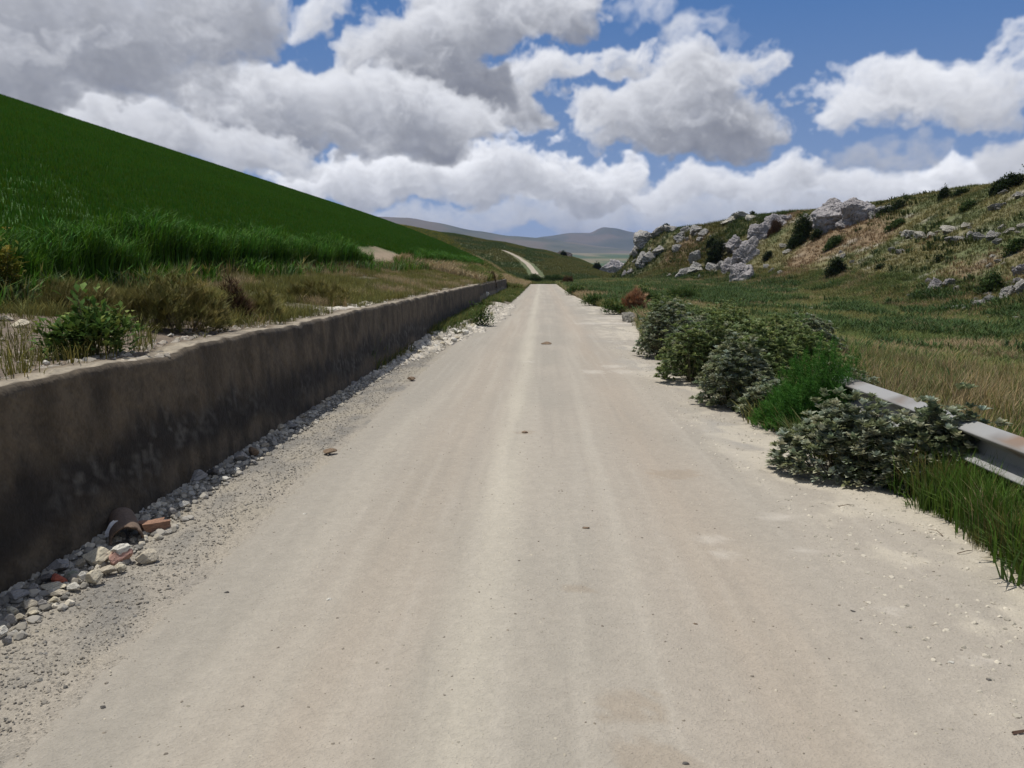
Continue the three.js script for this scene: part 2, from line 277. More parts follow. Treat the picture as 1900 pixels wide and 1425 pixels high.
function steps(...segs) { const out = []; for (const [a, b, s] of segs) { if (s > 0) { const n = Math.max(1, Math.round((b - a) / s)); for (let i = 0; i < n; i++) out.push(a + (b - a) * i / n); } else { const n = -s; for (let i = 0; i < n; i++) out.push(a > 0 ? a * (b / a) ** (i / n) : a + (b - a) * i / n); } } out.push(segs[segs.length - 1][1]); return out; }
function sheet(xs, ds, height, color, uvScale = 1) {
  const nx = xs.length, nd = ds.length, P = new Float32Array(nx * nd * 3), C = new Float32Array(nx * nd * 3), U = new Float32Array(nx * nd * 2), I = [];
  const c = [0, 0, 0];
  for (let j = 0; j < nd; j++) for (let i = 0; i < nx; i++) { const o = j * nx + i, x = typeof xs[i] === 'function' ? xs[i](ds[j]) : xs[i], d = ds[j]; P[o * 3] = x; P[o * 3 + 1] = height(x, -d); P[o * 3 + 2] = -d; U[o * 2] = x * uvScale; U[o * 2 + 1] = d * uvScale; color(x, d, c); C.set(c, o * 3); }
  for (let j = 0; j < nd - 1; j++) for (let i = 0; i < nx - 1; i++) { const a = j * nx + i, b = a + 1, e = a + nx, f = e + 1; I.push(a, b, e, b, f, e); }
  const g = new THREE.BufferGeometry();
  g.setAttribute('position', new THREE.BufferAttribute(P, 3)); g.setAttribute('uv', new THREE.BufferAttribute(U, 2)); g.setAttribute('color', new THREE.BufferAttribute(C, 3)); g.setIndex(I); g.computeVertexNormals();
  return g;
}
const mix3 = (c, r, g, b, t) => { c[0] = lerp(c[0], r, t); c[1] = lerp(c[1], g, t); c[2] = lerp(c[2], b, t); };

// ground colours: soil, turf, field and scrub
const barePatch = [spot(715, 476), spot(640, 478)].map((s) => s.p);
function inField(a, d) { return a > bankFoot(d) - 0.35 + 0.25 * n2(d * 0.5, 4.4) && d < 172 - (a - 6) * -0.3; }
function bareness(x, d) { const p = barePatch[0], q = Math.hypot((x - p.x) / 1.3, (d + p.z) / 6); return 1 - sstep(0.7, 1.1, q + 0.25 * n2(x * 0.6, d * 0.3)); }
function groundColor(x, d, c) {
  const a = -x, f = fbm(x * 0.22, d * 0.22, 4), g = fbm(x * 0.05 + 9, d * 0.05, 3), f2 = fbm(x * 0.9, d * 0.9, 3);
  if (d > 190) {   // far country
    c[0] = 0.075; c[1] = 0.1; c[2] = 0.035;
    mix3(c, 0.13, 0.12, 0.045, clamp(0.4 + g * 1.5, 0, 1) * (1 - sstep(330, 700, d)));
    mix3(c, 0.04, 0.075, 0.03, sstep(12, 45, x) * sstep(200, 240, d));
    const p = fbm(x * 0.004, d * 0.004, 2); if (d > 600) mix3(c, 0.16, 0.14, 0.08, sstep(0.05, 0.12, p)); if (d > 600) mix3(c, 0.04, 0.075, 0.025, sstep(-0.05, -0.12, p));
    return;
  }
  if (x < -1) {
    if (inField(a, d)) { c[0] = 0.036; c[1] = 0.1; c[2] = 0.01; mix3(c, 0.27, 0.205, 0.135, bareness(x, d)); return; }
    c[0] = 0.1; c[1] = 0.082; c[2] = 0.05; mix3(c, 0.075, 0.08, 0.03, clamp(0.5 + f * 2, 0, 1)); mix3(c, 0.125, 0.105, 0.075, sstep(0.12, 0.3, f2));
    mix3(c, 0.17, 0.145, 0.105, (1 - sstep(3, 3.5, a)) * 0.8); mix3(c, 0.145, 0.11, 0.08, (1 - sstep(1.2, 1.8, Math.hypot((a - 4.2) * 0.8, (d - 6.3) * 0.55))) * 0.9); return;
  }
  const hill = sstep(-5, 3, x - hillBase(d)) * (1 - sstep(150, 180, d));
  c[0] = 0.09; c[1] = 0.11; c[2] = 0.04;
  mix3(c, 0.15, 0.14, 0.06, clamp(0.3 + f * 2.2, 0, 1));
  if (hill > 0) {
    mix3(c, 0.15, 0.135, 0.06, hill * 0.9); mix3(c, 0.1, 0.115, 0.042, hill * sstep(0.02, 0.16, f));
    mix3(c, 0.21, 0.145, 0.085, hill * sstep(-0.02, 0.14, fbm(x * 0.09 + 3, d * 0.06 + 1, 3)) * 0.85);
    mix3(c, 0.3, 0.28, 0.24, hill * sstep(0.2, 0.3, f2) * 0.7);
  }
  mix3(c, 0.4, 0.35, 0.27, (1 - sstep(0, 0.35, x - edgeRight(d))) * 0.9);
}
const groundXs = [-9000, -6500, -4500, -3000, -2000, -1350, -900, -600, -400, -300, -240, ...steps([-200, -40, 4], [-40, -8, 0.8], [-8, -3.1, 0.25]).slice(0, -1), -3.1, -3.0, -2.92, -2.78, -2.7, ...steps([-2.6, -1.2, 0.1], [-1.2, 2, 0.4], [2, 3.7, 0.07], [3.7, 12, 0.28], [12, 60, 0.7], [60, 200, 4]), 240, 300, 400, 600, 900, 1350, 2000, 3000, 4500, 6500, 9000];
const groundDs = [-2000, -900, -400, -200, -100, -60, -40, -28, -20, -14, ...steps([-10, 0, 1], [0, 25, 0.2], [25, 60, 0.5], [60, 200, 1.5], [200, 600, 8]), 650, 720, 800, 900, 1020, 1180, 1400, 1700, 2100, 2600, 3200, 4000, 5000, 6500, 9000];
const groundMat = std({ vertexColors: true, map: soilMap, bumpMap: soilMap, bumpScale: 0.02 });
structure(new THREE.Mesh(sheet(groundXs, groundDs, land, (x, d, c) => { groundColor(x, d, c); c[0] *= 1.25; c[1] *= 1.25; c[2] *= 1.25; }, 0.5), groundMat), 'ground', 'grassy ground with meadow, bank, field and rocky hillside');

// the road: pale packed dust over concrete, with wheel tracks and chips along its right edge
const dungPx = [[1170, 1310, 0.11], [1215, 1408, 0.12], [1075, 1092, 0.07], [1250, 880, 0.16], [975, 802, 0.09]].map(([x, y, r]) => ({ p: spot(x, y).p, r }));
const scuffs = [[1492, 1022, 0.05, 2.2], [1650, 1133, 0.05, 1.8], [1345, 1030, 0.09, 1], [1320, 1000, 0.1, 1], [980, 671, 0.14, 1.2], [1160, 690, 0.3, 0.8], [1100, 690, 0.3, 0.7], [1140, 680, 0.3, 0.8], [1830, 1228, 0.06, 1.4], [1450, 960, 0.1, 1.3], [1130, 590, 0.6, 1], [1100, 600, 0.6, 1.2], [1150, 600, 0.5, 1]].map(([x, y, r, k]) => ({ p: spot(x, y).p, r, k }));
function roadColor(x, d, c) {
  const s = n2(x * 2.2 + 0.6 * n2(d * 0.2, 1), d * 0.07), t = fbm(x * 0.8, d * 0.35, 4), q = fbm(x * 3, d * 2.2, 3);
  const st = fbm(x * 4.5 + 0.5 * n2(d * 0.15, 3), d * 0.1, 4), st2 = fbm(x * 14, d * 0.22 + 9, 3);
  c[0] = 0.365; c[1] = 0.326; c[2] = 0.265;
  mix3(c, 0.325, 0.296, 0.242, sstep(-0.15, 0.35, t + 0.35 * s - 0.08 * x * 0));
  mix3(c, 0.315, 0.29, 0.24, sstep(-0.6, -1.7, x) * 0.6);
  mix3(c, 0.46, 0.42, 0.335, Math.exp(-(((x + 0.28 + 0.03 * n2(d * 0.4, 2)) / 0.15) ** 2)) * (0.85 + 0.4 * n2(d * 0.5, 7)));
  mix3(c, 0.39, 0.315, 0.235, Math.exp(-(((x - 0.95 + 0.08 * n2(d * 0.3, 5)) / 0.3) ** 2)) * 0.4);
  mix3(c, 0.385, 0.315, 0.235, Math.exp(-(((x + 0.85 + 0.08 * n2(d * 0.3, 9)) / 0.33) ** 2)) * 0.3);
  mix3(c, 0.34, 0.315, 0.27, sstep(0.05, 0.3, fbm(x * 1.4 + 5, d * 0.9, 3)) * sstep(0.9, 1.6, x) * 0.8);
  mix3(c, 0.5, 0.45, 0.355, sstep(-0.03, 0.2, q + 0.4 * n2(x * 1.1, d * 0.5) + 0.28 * sstep(edgeRight(d) - 0.9, edgeRight(d), x) - 0.1) * sstep(1.25, 2.0, x) * 0.8);
  if (d > 12) mix3(c, 0.52, 0.47, 0.38, sstep(0.0, 0.2, q + 0.3 * n2(x, d * 0.3)) * sstep(1, 2.4, x) * 0.7 * (1 - sstep(45, 60, d)));
  mix3(c, 0.44, 0.4, 0.325, sstep(0.02, 0.3, st) * 0.35); mix3(c, 0.31, 0.28, 0.23, sstep(0.02, 0.3, -st) * 0.3); mix3(c, 0.29, 0.262, 0.215, sstep(0.1, 0.35, st2) * 0.28); mix3(c, 0.45, 0.41, 0.34, sstep(0.1, 0.35, -st2) * 0.25);
  for (const { p, r, k } of scuffs) { const e = Math.hypot((x - p.x) / k, d + p.z) / r + 0.7 * n2(x * 18, d * 18); if (e < 1.2) mix3(c, 0.52, 0.475, 0.4, (1 - sstep(0.2, 1.2, e)) * 0.6); }
  for (const { p, r } of dungPx) { const e = Math.hypot((x - p.x) * 0.8, d + p.z) / r + 0.9 * fbm(x * 20, d * 20, 3) + 0.5 * n2(x * 70, d * 70); if (e < 1.1) mix3(c, 0.27, 0.205, 0.135, (1 - sstep(0.75, 1.1, e)) * 0.34); }
  c[0] *= 1.15; c[1] *= 1.15; c[2] *= 1.165;
}
const slab = (d) => -(1.84 + 0.014 * clamp(d, 0, 14) + 0.012 * n2(d * 1.7, 31) + 0.014 * n2(d * 6, 37) + 0.012 * n2(d * 17, 41));
const roadXs = [...Array(131).keys()].map((i) => (d) => lerp(slab(d), 3.6, i / 130));
const roadDs = steps([-6, 1.5, 0.25], [1.5, 12, 0.045], [12, 30, 0.12], [30, 118, 0.7]);
const roadMat = std({ vertexColors: true, map: dirtMap, bumpMap: dirtBump, bumpScale: 0.006 });
structure(new THREE.Mesh(sheet(roadXs, roadDs, (x, z) => { const d = -z, r = sstep(1.3, 2.2, x); const e = x - slab(d); return roadY(x, d) - 0.028 * sstep(0.22, 0, e) + (e < 0.3 && d < 30 ? 0.007 * n2(x * 17, d * 15) + 0.004 * n2(x * 41, d * 37) : 0) + (d < 30 ? 0.003 * n2(x * 14, d * 11) * (0.3 + r * 1.6) : 0); }, roadColor, 0.7), roadMat), 'road', 'pale dusty road running straight ahead over a rise');
structure(new THREE.Mesh(sheet(steps([-2.86, -1.7, 0.03]), steps([-6, 1.5, 0.25], [1.5, 12, 0.04], [12, 26, 0.12]), (x, z) => fall(-z) - 0.012 + 0.007 * n2(x * 16, z * 16) + 0.004 * n2(x * 40, z * 40), (x, d, c) => {
  c[0] = 0.295; c[1] = 0.27; c[2] = 0.226; const q = fbm(x * 3, d * 1.3, 3); mix3(c, 0.21, 0.198, 0.175, sstep(-0.05, 0.25, q)); mix3(c, 0.31, 0.28, 0.225, sstep(0.05, 0.25, -q)); mix3(c, 0.35, 0.313, 0.257, sstep(-2.0, -1.8, x + 0.45 * fbm(x * 2.5, d * 1.4 + 4, 4)) * 0.5);
  c[0] *= 1.25; c[1] *= 1.25; c[2] *= 1.25;
}, 0.9), std({ vertexColors: true, map: gravelMap, bumpMap: gravelMap, bumpScale: 0.012 })), 'road_shoulder', 'grey pitted gravel shoulder between wall and dusty road');

// the track that climbs the next hill
let TRACK;
{
  const P = TRACK = [[1000, 517], [993, 508], [985, 497], [976, 488], [963, 479], [948, 471], [934, 465]].map(([x, y]) => spot(x, y, 120).p);
  const curve = new THREE.CatmullRomCurve3(P), n = 60, pos = [], idx = [], uv = [];
  for (let i = 0; i <= n; i++) { const p = curve.getPoint(i / n), t = curve.getTangent(i / n), sx = -t.z, sz = t.x, l = Math.hypot(sx, sz), w = 0.8 + 0.2 * n2(i * 0.4, 3); for (const s of [-1, 0, 1]) { const x = p.x + sx / l * w * s, z = p.z + sz / l * w * s; pos.push(x, land(x, z) + 0.1, z); uv.push(s * 2, i); } if (i) { const b = i * 3; idx.push(b - 3, b - 2, b, b - 2, b + 1, b, b - 2, b - 1, b + 1, b - 1, b + 2, b + 1); } }
  const g = new THREE.BufferGeometry(); g.setAttribute('position', new THREE.Float32BufferAttribute(pos, 3)); g.setAttribute('uv', new THREE.Float32BufferAttribute(uv, 2)); g.setIndex(idx); g.computeVertexNormals();
  if (g.attributes.normal.getY(1) < 0) { g.index.array.reverse(); g.computeVertexNormals(); }
  structure(new THREE.Mesh(g, std({ color: lin(0.44, 0.38, 0.29), map: dirtMap })), 'path', 'pale track climbing the next hill beyond the rise');
}
// far ridge and mountain
function range(name, label, D, pts, depth, col, foot, rough) {
  const top = table(pts.map(([px, py]) => { const r = rayOf(px, py), k = D / -r.z; return [r.x * k, 1.6 + r.y * k]; }));
  const x0 = rayOf(pts[0][0], 450), x1 = rayOf(pts[pts.length - 1][0], 450), xa = x0.x / -x0.z * D, xb = x1.x / -x1.z * D, xs = [], ds = [];
  for (let i = 0; i <= 200; i++) xs.push(lerp(xa, xb, i / 200)); for (let j = 0; j <= 44; j++) ds.push(D + depth * (j / 22 - 1));
  const m = new THREE.Mesh(sheet(xs, ds, (x, z) => { const t = (-z - D) / depth, s = Math.max(0, 1 - t * t), h = top(x) - foot, r = fbm(x * rough, z * rough, 4); return foot + h * s ** 1.3 * (1 + 0.5 * r * (1 - s * s)) + h * 0.05 * r; }, (x, d, c) => { const f = fbm(x * rough * 1.3 + 4, d * rough * 1.3, 4); c[0] = col[0]; c[1] = col[1]; c[2] = col[2]; mix3(c, 0.11, 0.095, 0.07, sstep(0.02, 0.15, f)); mix3(c, 0.055, 0.065, 0.045, sstep(0.02, 0.15, -f)); }), std({ vertexColors: true }));
  structure(m, name, label);
}
range('mountain', 'long dark mountain on the horizon with a flat peak', 7000, [[860, 462], [960, 448], [1010, 439], [1058, 433], [1093, 433], [1118, 422], [1137, 423], [1168, 430], [1200, 437], [1300, 448], [1420, 462]], 1300, [0.075, 0.08, 0.06], -30, 0.0016);
range('mountain', 'far ridge falling to the right behind the green field', 4800, [[560, 402], [640, 400], [710, 403], [760, 405], [802, 412], [884, 428], [947, 438], [1004, 442], [1060, 450], [1120, 458], [1200, 468]], 900, [0.08, 0.085, 0.06], -26, 0.0022);

// ---------------------------------------------------------------- leaves, tufts, stones
class Soup {
  constructor() { this.p = []; this.c = []; }
  tri(a, b, c, k) { this.p.push(a[0], a[1], a[2], b[0], b[1], b[2], c[0], c[1], c[2]); for (let i = 0; i < 3; i++) this.c.push(k[0], k[1], k[2]); }
  build() { const g = new THREE.BufferGeometry(); g.setAttribute('position', new THREE.Float32BufferAttribute(this.p, 3)); g.setAttribute('color', new THREE.Float32BufferAttribute(this.c, 3)); g.computeVertexNormals(); return g; }
  // a lance-shaped leaf folded along its midrib
  leaf(b, dir, len, wid, droop, k) {
    let sx = dir[2], sz = -dir[0]; const l = Math.hypot(sx, sz) || 1; sx /= l; sz /= l;
    const m = [b[0] + dir[0] * len * 0.5, b[1] + dir[1] * len * 0.5 - droop * len * 0.12, b[2] + dir[2] * len * 0.5], t = [b[0] + dir[0] * len, b[1] + dir[1] * len - droop * len * 0.42, b[2] + dir[2] * len];
    const L = [m[0] + sx * wid / 2, m[1] + wid * 0.16, m[2] + sz * wid / 2], R = [m[0] - sx * wid / 2, m[1] + wid * 0.16, m[2] - sz * wid / 2];
    this.tri(b, m, L, k); this.tri(b, R, m, k); this.tri(L, m, t, k); this.tri(m, R, t, k);
  }
  blade(b, yaw, h, lean, w, k) {   // a grass blade that bends over
    const cx = Math.cos(yaw), cz = Math.sin(yaw), wx = -cz * w / 2, wz = cx * w / 2, m = [b[0] + cx * lean * 0.35 * h, b[1] + h * 0.6, b[2] + cz * lean * 0.35 * h], t = [b[0] + cx * lean * h, b[1] + h * (1 - lean * 0.25), b[2] + cz * lean * h];
    const a0 = [b[0] - wx, b[1], b[2] - wz], a1 = [b[0] + wx, b[1], b[2] + wz], m0 = [m[0] - wx * 0.8, m[1], m[2] - wz * 0.8], m1 = [m[0] + wx * 0.8, m[1], m[2] + wz * 0.8];
    this.tri(a0, a1, m1, k); this.tri(a0, m1, m0, k); this.tri(m0, m1, t, k);
  }
  rod(a, b, r, k, r2 = r * 0.7) {   // a three-sided stem
    const d = V3(b[0] - a[0], b[1] - a[1], b[2] - a[2]).normalize(), u = V3(d.y, d.z, d.x).cross(d).normalize(), v = d.clone().cross(u), P = (c, q, an) => [c[0] + (u.x * Math.cos(an) + v.x * Math.sin(an)) * q, c[1] + (u.y * Math.cos(an) + v.y * Math.sin(an)) * q, c[2] + (u.z * Math.cos(an) + v.z * Math.sin(an)) * q];
    for (let i = 0; i < 3; i++) { const s = i * 2.094, e = s + 2.094; this.tri(P(a, r, s), P(a, r, e), P(b, r2, e), k); this.tri(P(a, r, s), P(b, r2, e), P(b, r2, s), k); }
  }
}
const leafMat = new THREE.MeshPhysicalMaterial({ vertexColors: true, roughness: 0.95, transmission: 0.28, thickness: 0, specularIntensity: 0.25, side: THREE.DoubleSide });
const dryMat = new THREE.MeshPhysicalMaterial({ vertexColors: true, roughness: 1, transmission: 0.2, thickness: 0, specularIntensity: 0.15, side: THREE.DoubleSide });
const stemMat = std({ vertexColors: true, side: THREE.DoubleSide });
const vary = (c, s = 0.25) => { const k = 1 + rr(-s, s), h = rr(-s, s) * 0.4; return [c[0] * k * (1 + h), c[1] * k, c[2] * k * (1 - h)]; };
function tuft(s, n, h, spread, w, lean, col = [1, 1, 1]) { srand(s); const o = new Soup(); for (let i = 0; i < n; i++) { const a = rr(0, 6.283), r = spread * Math.sqrt(rnd()); o.blade([Math.cos(a) * r, -0.04, Math.sin(a) * r], a + rr(-1.2, 1.2), h * rr(0.5, 1), lean * rr(0.3, 1.2), w * rr(0.7, 1.2), vary(col, 0.22)); } return o.build(); }
const M4 = new THREE.Matrix4(), Q4 = new THREE.Quaternion(), E4 = new THREE.Euler(), S4 = V3(1, 1, 1);
function scatter(name, label, geo, mat, n, s, at) {   // at(i) -> [x, d, size, colour, height factor] or null
  srand(s); const m = [], c = [];
  for (let i = 0; i < n; i++) { const r = at(i); if (!r) continue; const [x, d, k, col, hf = 1, y] = r; E4.set(rr(-0.12, 0.12), rr(0, 6.283), rr(-0.12, 0.12)); Q4.setFromEuler(E4); S4.set(k, k * hf, k); M4.compose(V3(x, y ?? surface(x, -d), -d), Q4, S4); m.push(M4.elements.slice()); c.push(col); }
  const o = new THREE.InstancedMesh(geo, mat, m.length); m.forEach((e, i) => { o.instanceMatrix.array.set(e, i * 16); o.setColorAt(i, lin(...c[i])); });
  return stuff(o, name, label);
}
function rockGeo(s, detail, { planes = 9, near = 0.55, rough = 0.12, freq = 1.6, cracks = 0, crease = 0 } = {}) {
  srand(s); const P = []; for (let i = 0; i < planes; i++) P.push([V3(rr(-1, 1), rr(-1, 1), rr(-1, 1)).normalize(), rr(near, 0.95)]);
  let g = new THREE.IcosahedronGeometry(1, detail); g.deleteAttribute('normal'); g.deleteAttribute('uv'); g = mergeVertices(g, 1e-4);
  const p = g.attributes.position, v = V3(0, 0, 0), off = s * 3.17;
  for (let i = 0; i < p.count; i++) {
    v.fromBufferAttribute(p, i); let r = 1; for (const [n, d] of P) { const k = v.dot(n); if (k > 0.01) r = Math.min(r, d / k); }
    r *= 1 + rough * 2 * fbm3(v.x * freq + off, v.y * freq, v.z * freq, 4);
    if (cracks) { const q = 1 - Math.abs(n3(v.x * 2.6 + off, v.y * 2.6, v.z * 2.6)) * 2, q2 = 1 - Math.abs(n3(v.x * 5.3 + off, v.y * 5.3 + 3, v.z * 5.3)) * 2; r -= cracks * (Math.max(0, q) ** 4 * 1.0 + Math.max(0, q2) ** 4 * 0.5); r += cracks * 0.25 * Math.sin(v.y * 14 + 3 * n3(v.x * 2, v.y, v.z * 2 + off)); }
    p.setXYZ(i, v.x * r, v.y * r, v.z * r);
  }
  if (crease) g = toCreasedNormals(g, crease); else g.computeVertexNormals();
  const q = g.attributes.position, uv = new Float32Array(q.count * 2); for (let i = 0; i < q.count; i++) { uv[i * 2] = (q.getX(i) + q.getZ(i) * 0.6) * 0.5; uv[i * 2 + 1] = (q.getY(i) + q.getZ(i) * 0.5) * 0.5; }
  g.setAttribute('uv', new THREE.BufferAttribute(uv, 2)); return g;
}

// ---------------------------------------------------------------- retaining wall
function wall(name, label, d0, d1, x0, drop, step) {
  const thick = 0.27, n = Math.round((d1 - d0) / step), prof = [];
  for (let i = 0; i <= 36; i++) prof.push([0, i / 36, 0]); for (let i = 1; i <= 8; i++) prof.push([0.08 + 0.115 * i, 1, 1]); prof.push([1, 0.4, 2], [1, 0, 2]);
  const P = [], C = [], U = [], I = [], m = prof.length;
  for (let j = 0; j <= n; j++) {
    const d = d0 + (d1 - d0) * j / n, top = 1.02 - drop + 0.028 * n2(d * 1.3, 51) + 0.015 * n2(d * 6, 53) + 0.008 * n2(d * 19, 55) - 0.09 * Math.max(0, n2(d * 2.2, 57) - 0.2), base = fall(d) - 0.12;
    prof.forEach(([t, v, side], i) => {
      const y = base + (top + 0.12) * v, hgt = y - fall(d); let x = x0 - thick * t, yy = y, z = -d;
      if (side === 0) { x += 0.022 * fbm(d * 1.8, hgt * 2.5 + 7, 4) + 0.01 * n2(d * 14, hgt * 14) - 0.02 * Math.max(0, n2(d * 4, hgt * 5 + 30) - 0.3) + 0.035 * (1 - v) - 0.02 * sstep(0.98, 1, v); } else if (side === 1) { yy += 0.008 * n2(d * 9, t * 4) + 0.006 * n2(d * 23, t * 9); }
      P.push(x, yy, z); U.push(d * 0.55, (hgt - t * thick) * 0.55);
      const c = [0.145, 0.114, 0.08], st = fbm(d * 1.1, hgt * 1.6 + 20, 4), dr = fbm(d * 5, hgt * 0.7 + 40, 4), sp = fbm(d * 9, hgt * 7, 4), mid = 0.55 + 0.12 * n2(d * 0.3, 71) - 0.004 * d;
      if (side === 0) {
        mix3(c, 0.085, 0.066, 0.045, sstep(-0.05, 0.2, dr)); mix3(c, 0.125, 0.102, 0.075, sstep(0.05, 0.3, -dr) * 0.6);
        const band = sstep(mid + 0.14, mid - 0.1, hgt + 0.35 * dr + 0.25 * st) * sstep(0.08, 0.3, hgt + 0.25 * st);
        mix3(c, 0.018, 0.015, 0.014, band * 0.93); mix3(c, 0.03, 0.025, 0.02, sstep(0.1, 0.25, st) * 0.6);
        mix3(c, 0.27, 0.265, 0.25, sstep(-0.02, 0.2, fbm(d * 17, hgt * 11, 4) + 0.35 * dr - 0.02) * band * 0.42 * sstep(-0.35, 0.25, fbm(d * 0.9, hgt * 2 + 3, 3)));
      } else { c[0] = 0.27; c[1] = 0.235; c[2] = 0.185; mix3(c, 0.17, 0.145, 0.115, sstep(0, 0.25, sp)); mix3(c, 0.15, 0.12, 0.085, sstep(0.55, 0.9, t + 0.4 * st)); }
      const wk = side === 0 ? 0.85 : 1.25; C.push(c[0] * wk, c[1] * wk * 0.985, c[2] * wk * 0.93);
      if (j < n && i < m - 1) { const a = j * m + i, b = a + m; I.push(a, b, a + 1, b, b + 1, a + 1); }
    });
  }
  for (const j of [0, n]) { const o = j * m; for (let i = 1; i < m - 1; i++) j ? I.push(o, o + i, o + i + 1) : I.push(o, o + i + 1, o + i); }
  const g = new THREE.BufferGeometry(); g.setAttribute('position', new THREE.Float32BufferAttribute(P, 3)); g.setAttribute('uv', new THREE.Float32BufferAttribute(U, 2)); g.setAttribute('color', new THREE.Float32BufferAttribute(C, 3)); g.setIndex(I); g.computeVertexNormals();
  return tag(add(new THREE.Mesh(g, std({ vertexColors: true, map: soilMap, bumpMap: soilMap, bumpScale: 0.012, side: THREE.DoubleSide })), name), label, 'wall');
}
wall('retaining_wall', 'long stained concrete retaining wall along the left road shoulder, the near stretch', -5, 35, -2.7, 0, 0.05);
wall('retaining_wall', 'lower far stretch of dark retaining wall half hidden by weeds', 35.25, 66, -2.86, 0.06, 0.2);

// ---------------------------------------------------------------- guard rail
{
  const t = new THREE.Group(), x0 = 3.05, prof = [[-0.01, 0.158], [0.0, 0.156], [0.095, 0.128], [0.118, 0.114], [0.12, 0.103], [0.108, 0.092], [0.006, 0.045], [0, 0.02], [0, -0.03], [0.006, -0.04], [0.095, -0.068], [0.118, -0.08], [0.12, -0.09], [0.108, -0.1], [0.012, -0.15], [0, -0.155]];
  const P = [], I = [], C = [], U = [], ds = steps([-2, 8.2, 0.12]); ds.push(8.3, 8.38, 8.42);
  ds.forEach((d, j) => { const end = sstep(8.2, 8.42, d), hx = x0 + 0.012 * n2(d * 0.7, 3) + end * 0.14, y = fall(d) + 0.405 + 0.008 * n2(d * 0.5, 9); prof.forEach(([o, v], i) => { P.push(hx - o * (1 - 0.6 * end), y + v, -d); U.push(d, v + o); const q = fbm(d * 2, v * 9 + i * 0.01, 3), c = [0.27, 0.27, 0.265]; mix3(c, 0.17, 0.155, 0.14, sstep(0.05, 0.25, q)); mix3(c, 0.22, 0.13, 0.07, sstep(0.2, 0.3, q) * 0.75); C.push(...c); if (j && i) { const a = (j - 1) * 16 + i - 1, b = a + 16; I.push(a, b, a + 1, b, b + 1, a + 1); } }); });
  const g = new THREE.BufferGeometry(); g.setAttribute('position', new THREE.Float32BufferAttribute(P, 3)); g.setAttribute('uv', new THREE.Float32BufferAttribute(U, 2)); g.setAttribute('color', new THREE.Float32BufferAttribute(C, 3)); g.setIndex(I);
  const back = g.clone(); back.attributes.position = back.attributes.position.clone(); for (let i = 0; i < back.attributes.position.count; i++) back.attributes.position.setX(i, back.attributes.position.getX(i) + 0.004); back.index = back.index.clone(); back.index.array.reverse();
  const body = mergeGeometries([g, back]); body.computeVertexNormals();
  part(t, body, new THREE.MeshStandardMaterial({ vertexColors: true, metalness: 0, roughness: 0.7, side: THREE.DoubleSide }), 'rail_beam');
  const postMat = std({ color: lin(0.3, 0.3, 0.29), metalness: 0.1, roughness: 0.65, side: THREE.DoubleSide }), sh = new THREE.Shape([[-0.05, -0.03], [0.05, -0.03], [0.05, -0.024], [-0.044, -0.024], [-0.044, 0.024], [0.05, 0.024], [0.05, 0.03], [-0.05, 0.03]].map(([a, b]) => new THREE.Vector2(a, b)));
  const pg = new THREE.ExtrudeGeometry(sh, { depth: 0.85, bevelEnabled: false }); pg.rotateX(-Math.PI / 2);
  for (const d of [0.1, 4.1, 8.0]) { const o = part(t, pg, postMat, 'post'); o.position.set(x0 + 0.075, fall(d) - 0.34, -d); o.rotation.y = Math.PI / 2 * 0; const b = part(o, new THREE.CylinderGeometry(0.014, 0.014, 0.02, 6).rotateZ(Math.PI / 2), postMat, 'bolt'); b.position.set(-0.085, 0.745, 0); }
  for (const [d, y] of [[4.5, 0.02], [4.5, -0.02], [4.72, 0.02], [4.72, -0.02], [4.6, 0.07], [4.6, -0.05]]) { const b = part(t, new THREE.CylinderGeometry(0.016, 0.018, 0.014, 8).rotateZ(Math.PI / 2), postMat, 'bolt'); b.position.set(x0 - 0.012, fall(d) + 0.405 + y, -d); }
  tag(add(t, 'guard_rail'), 'weathered grey metal guard rail half buried in bushes right of road', 'guard rail');
}

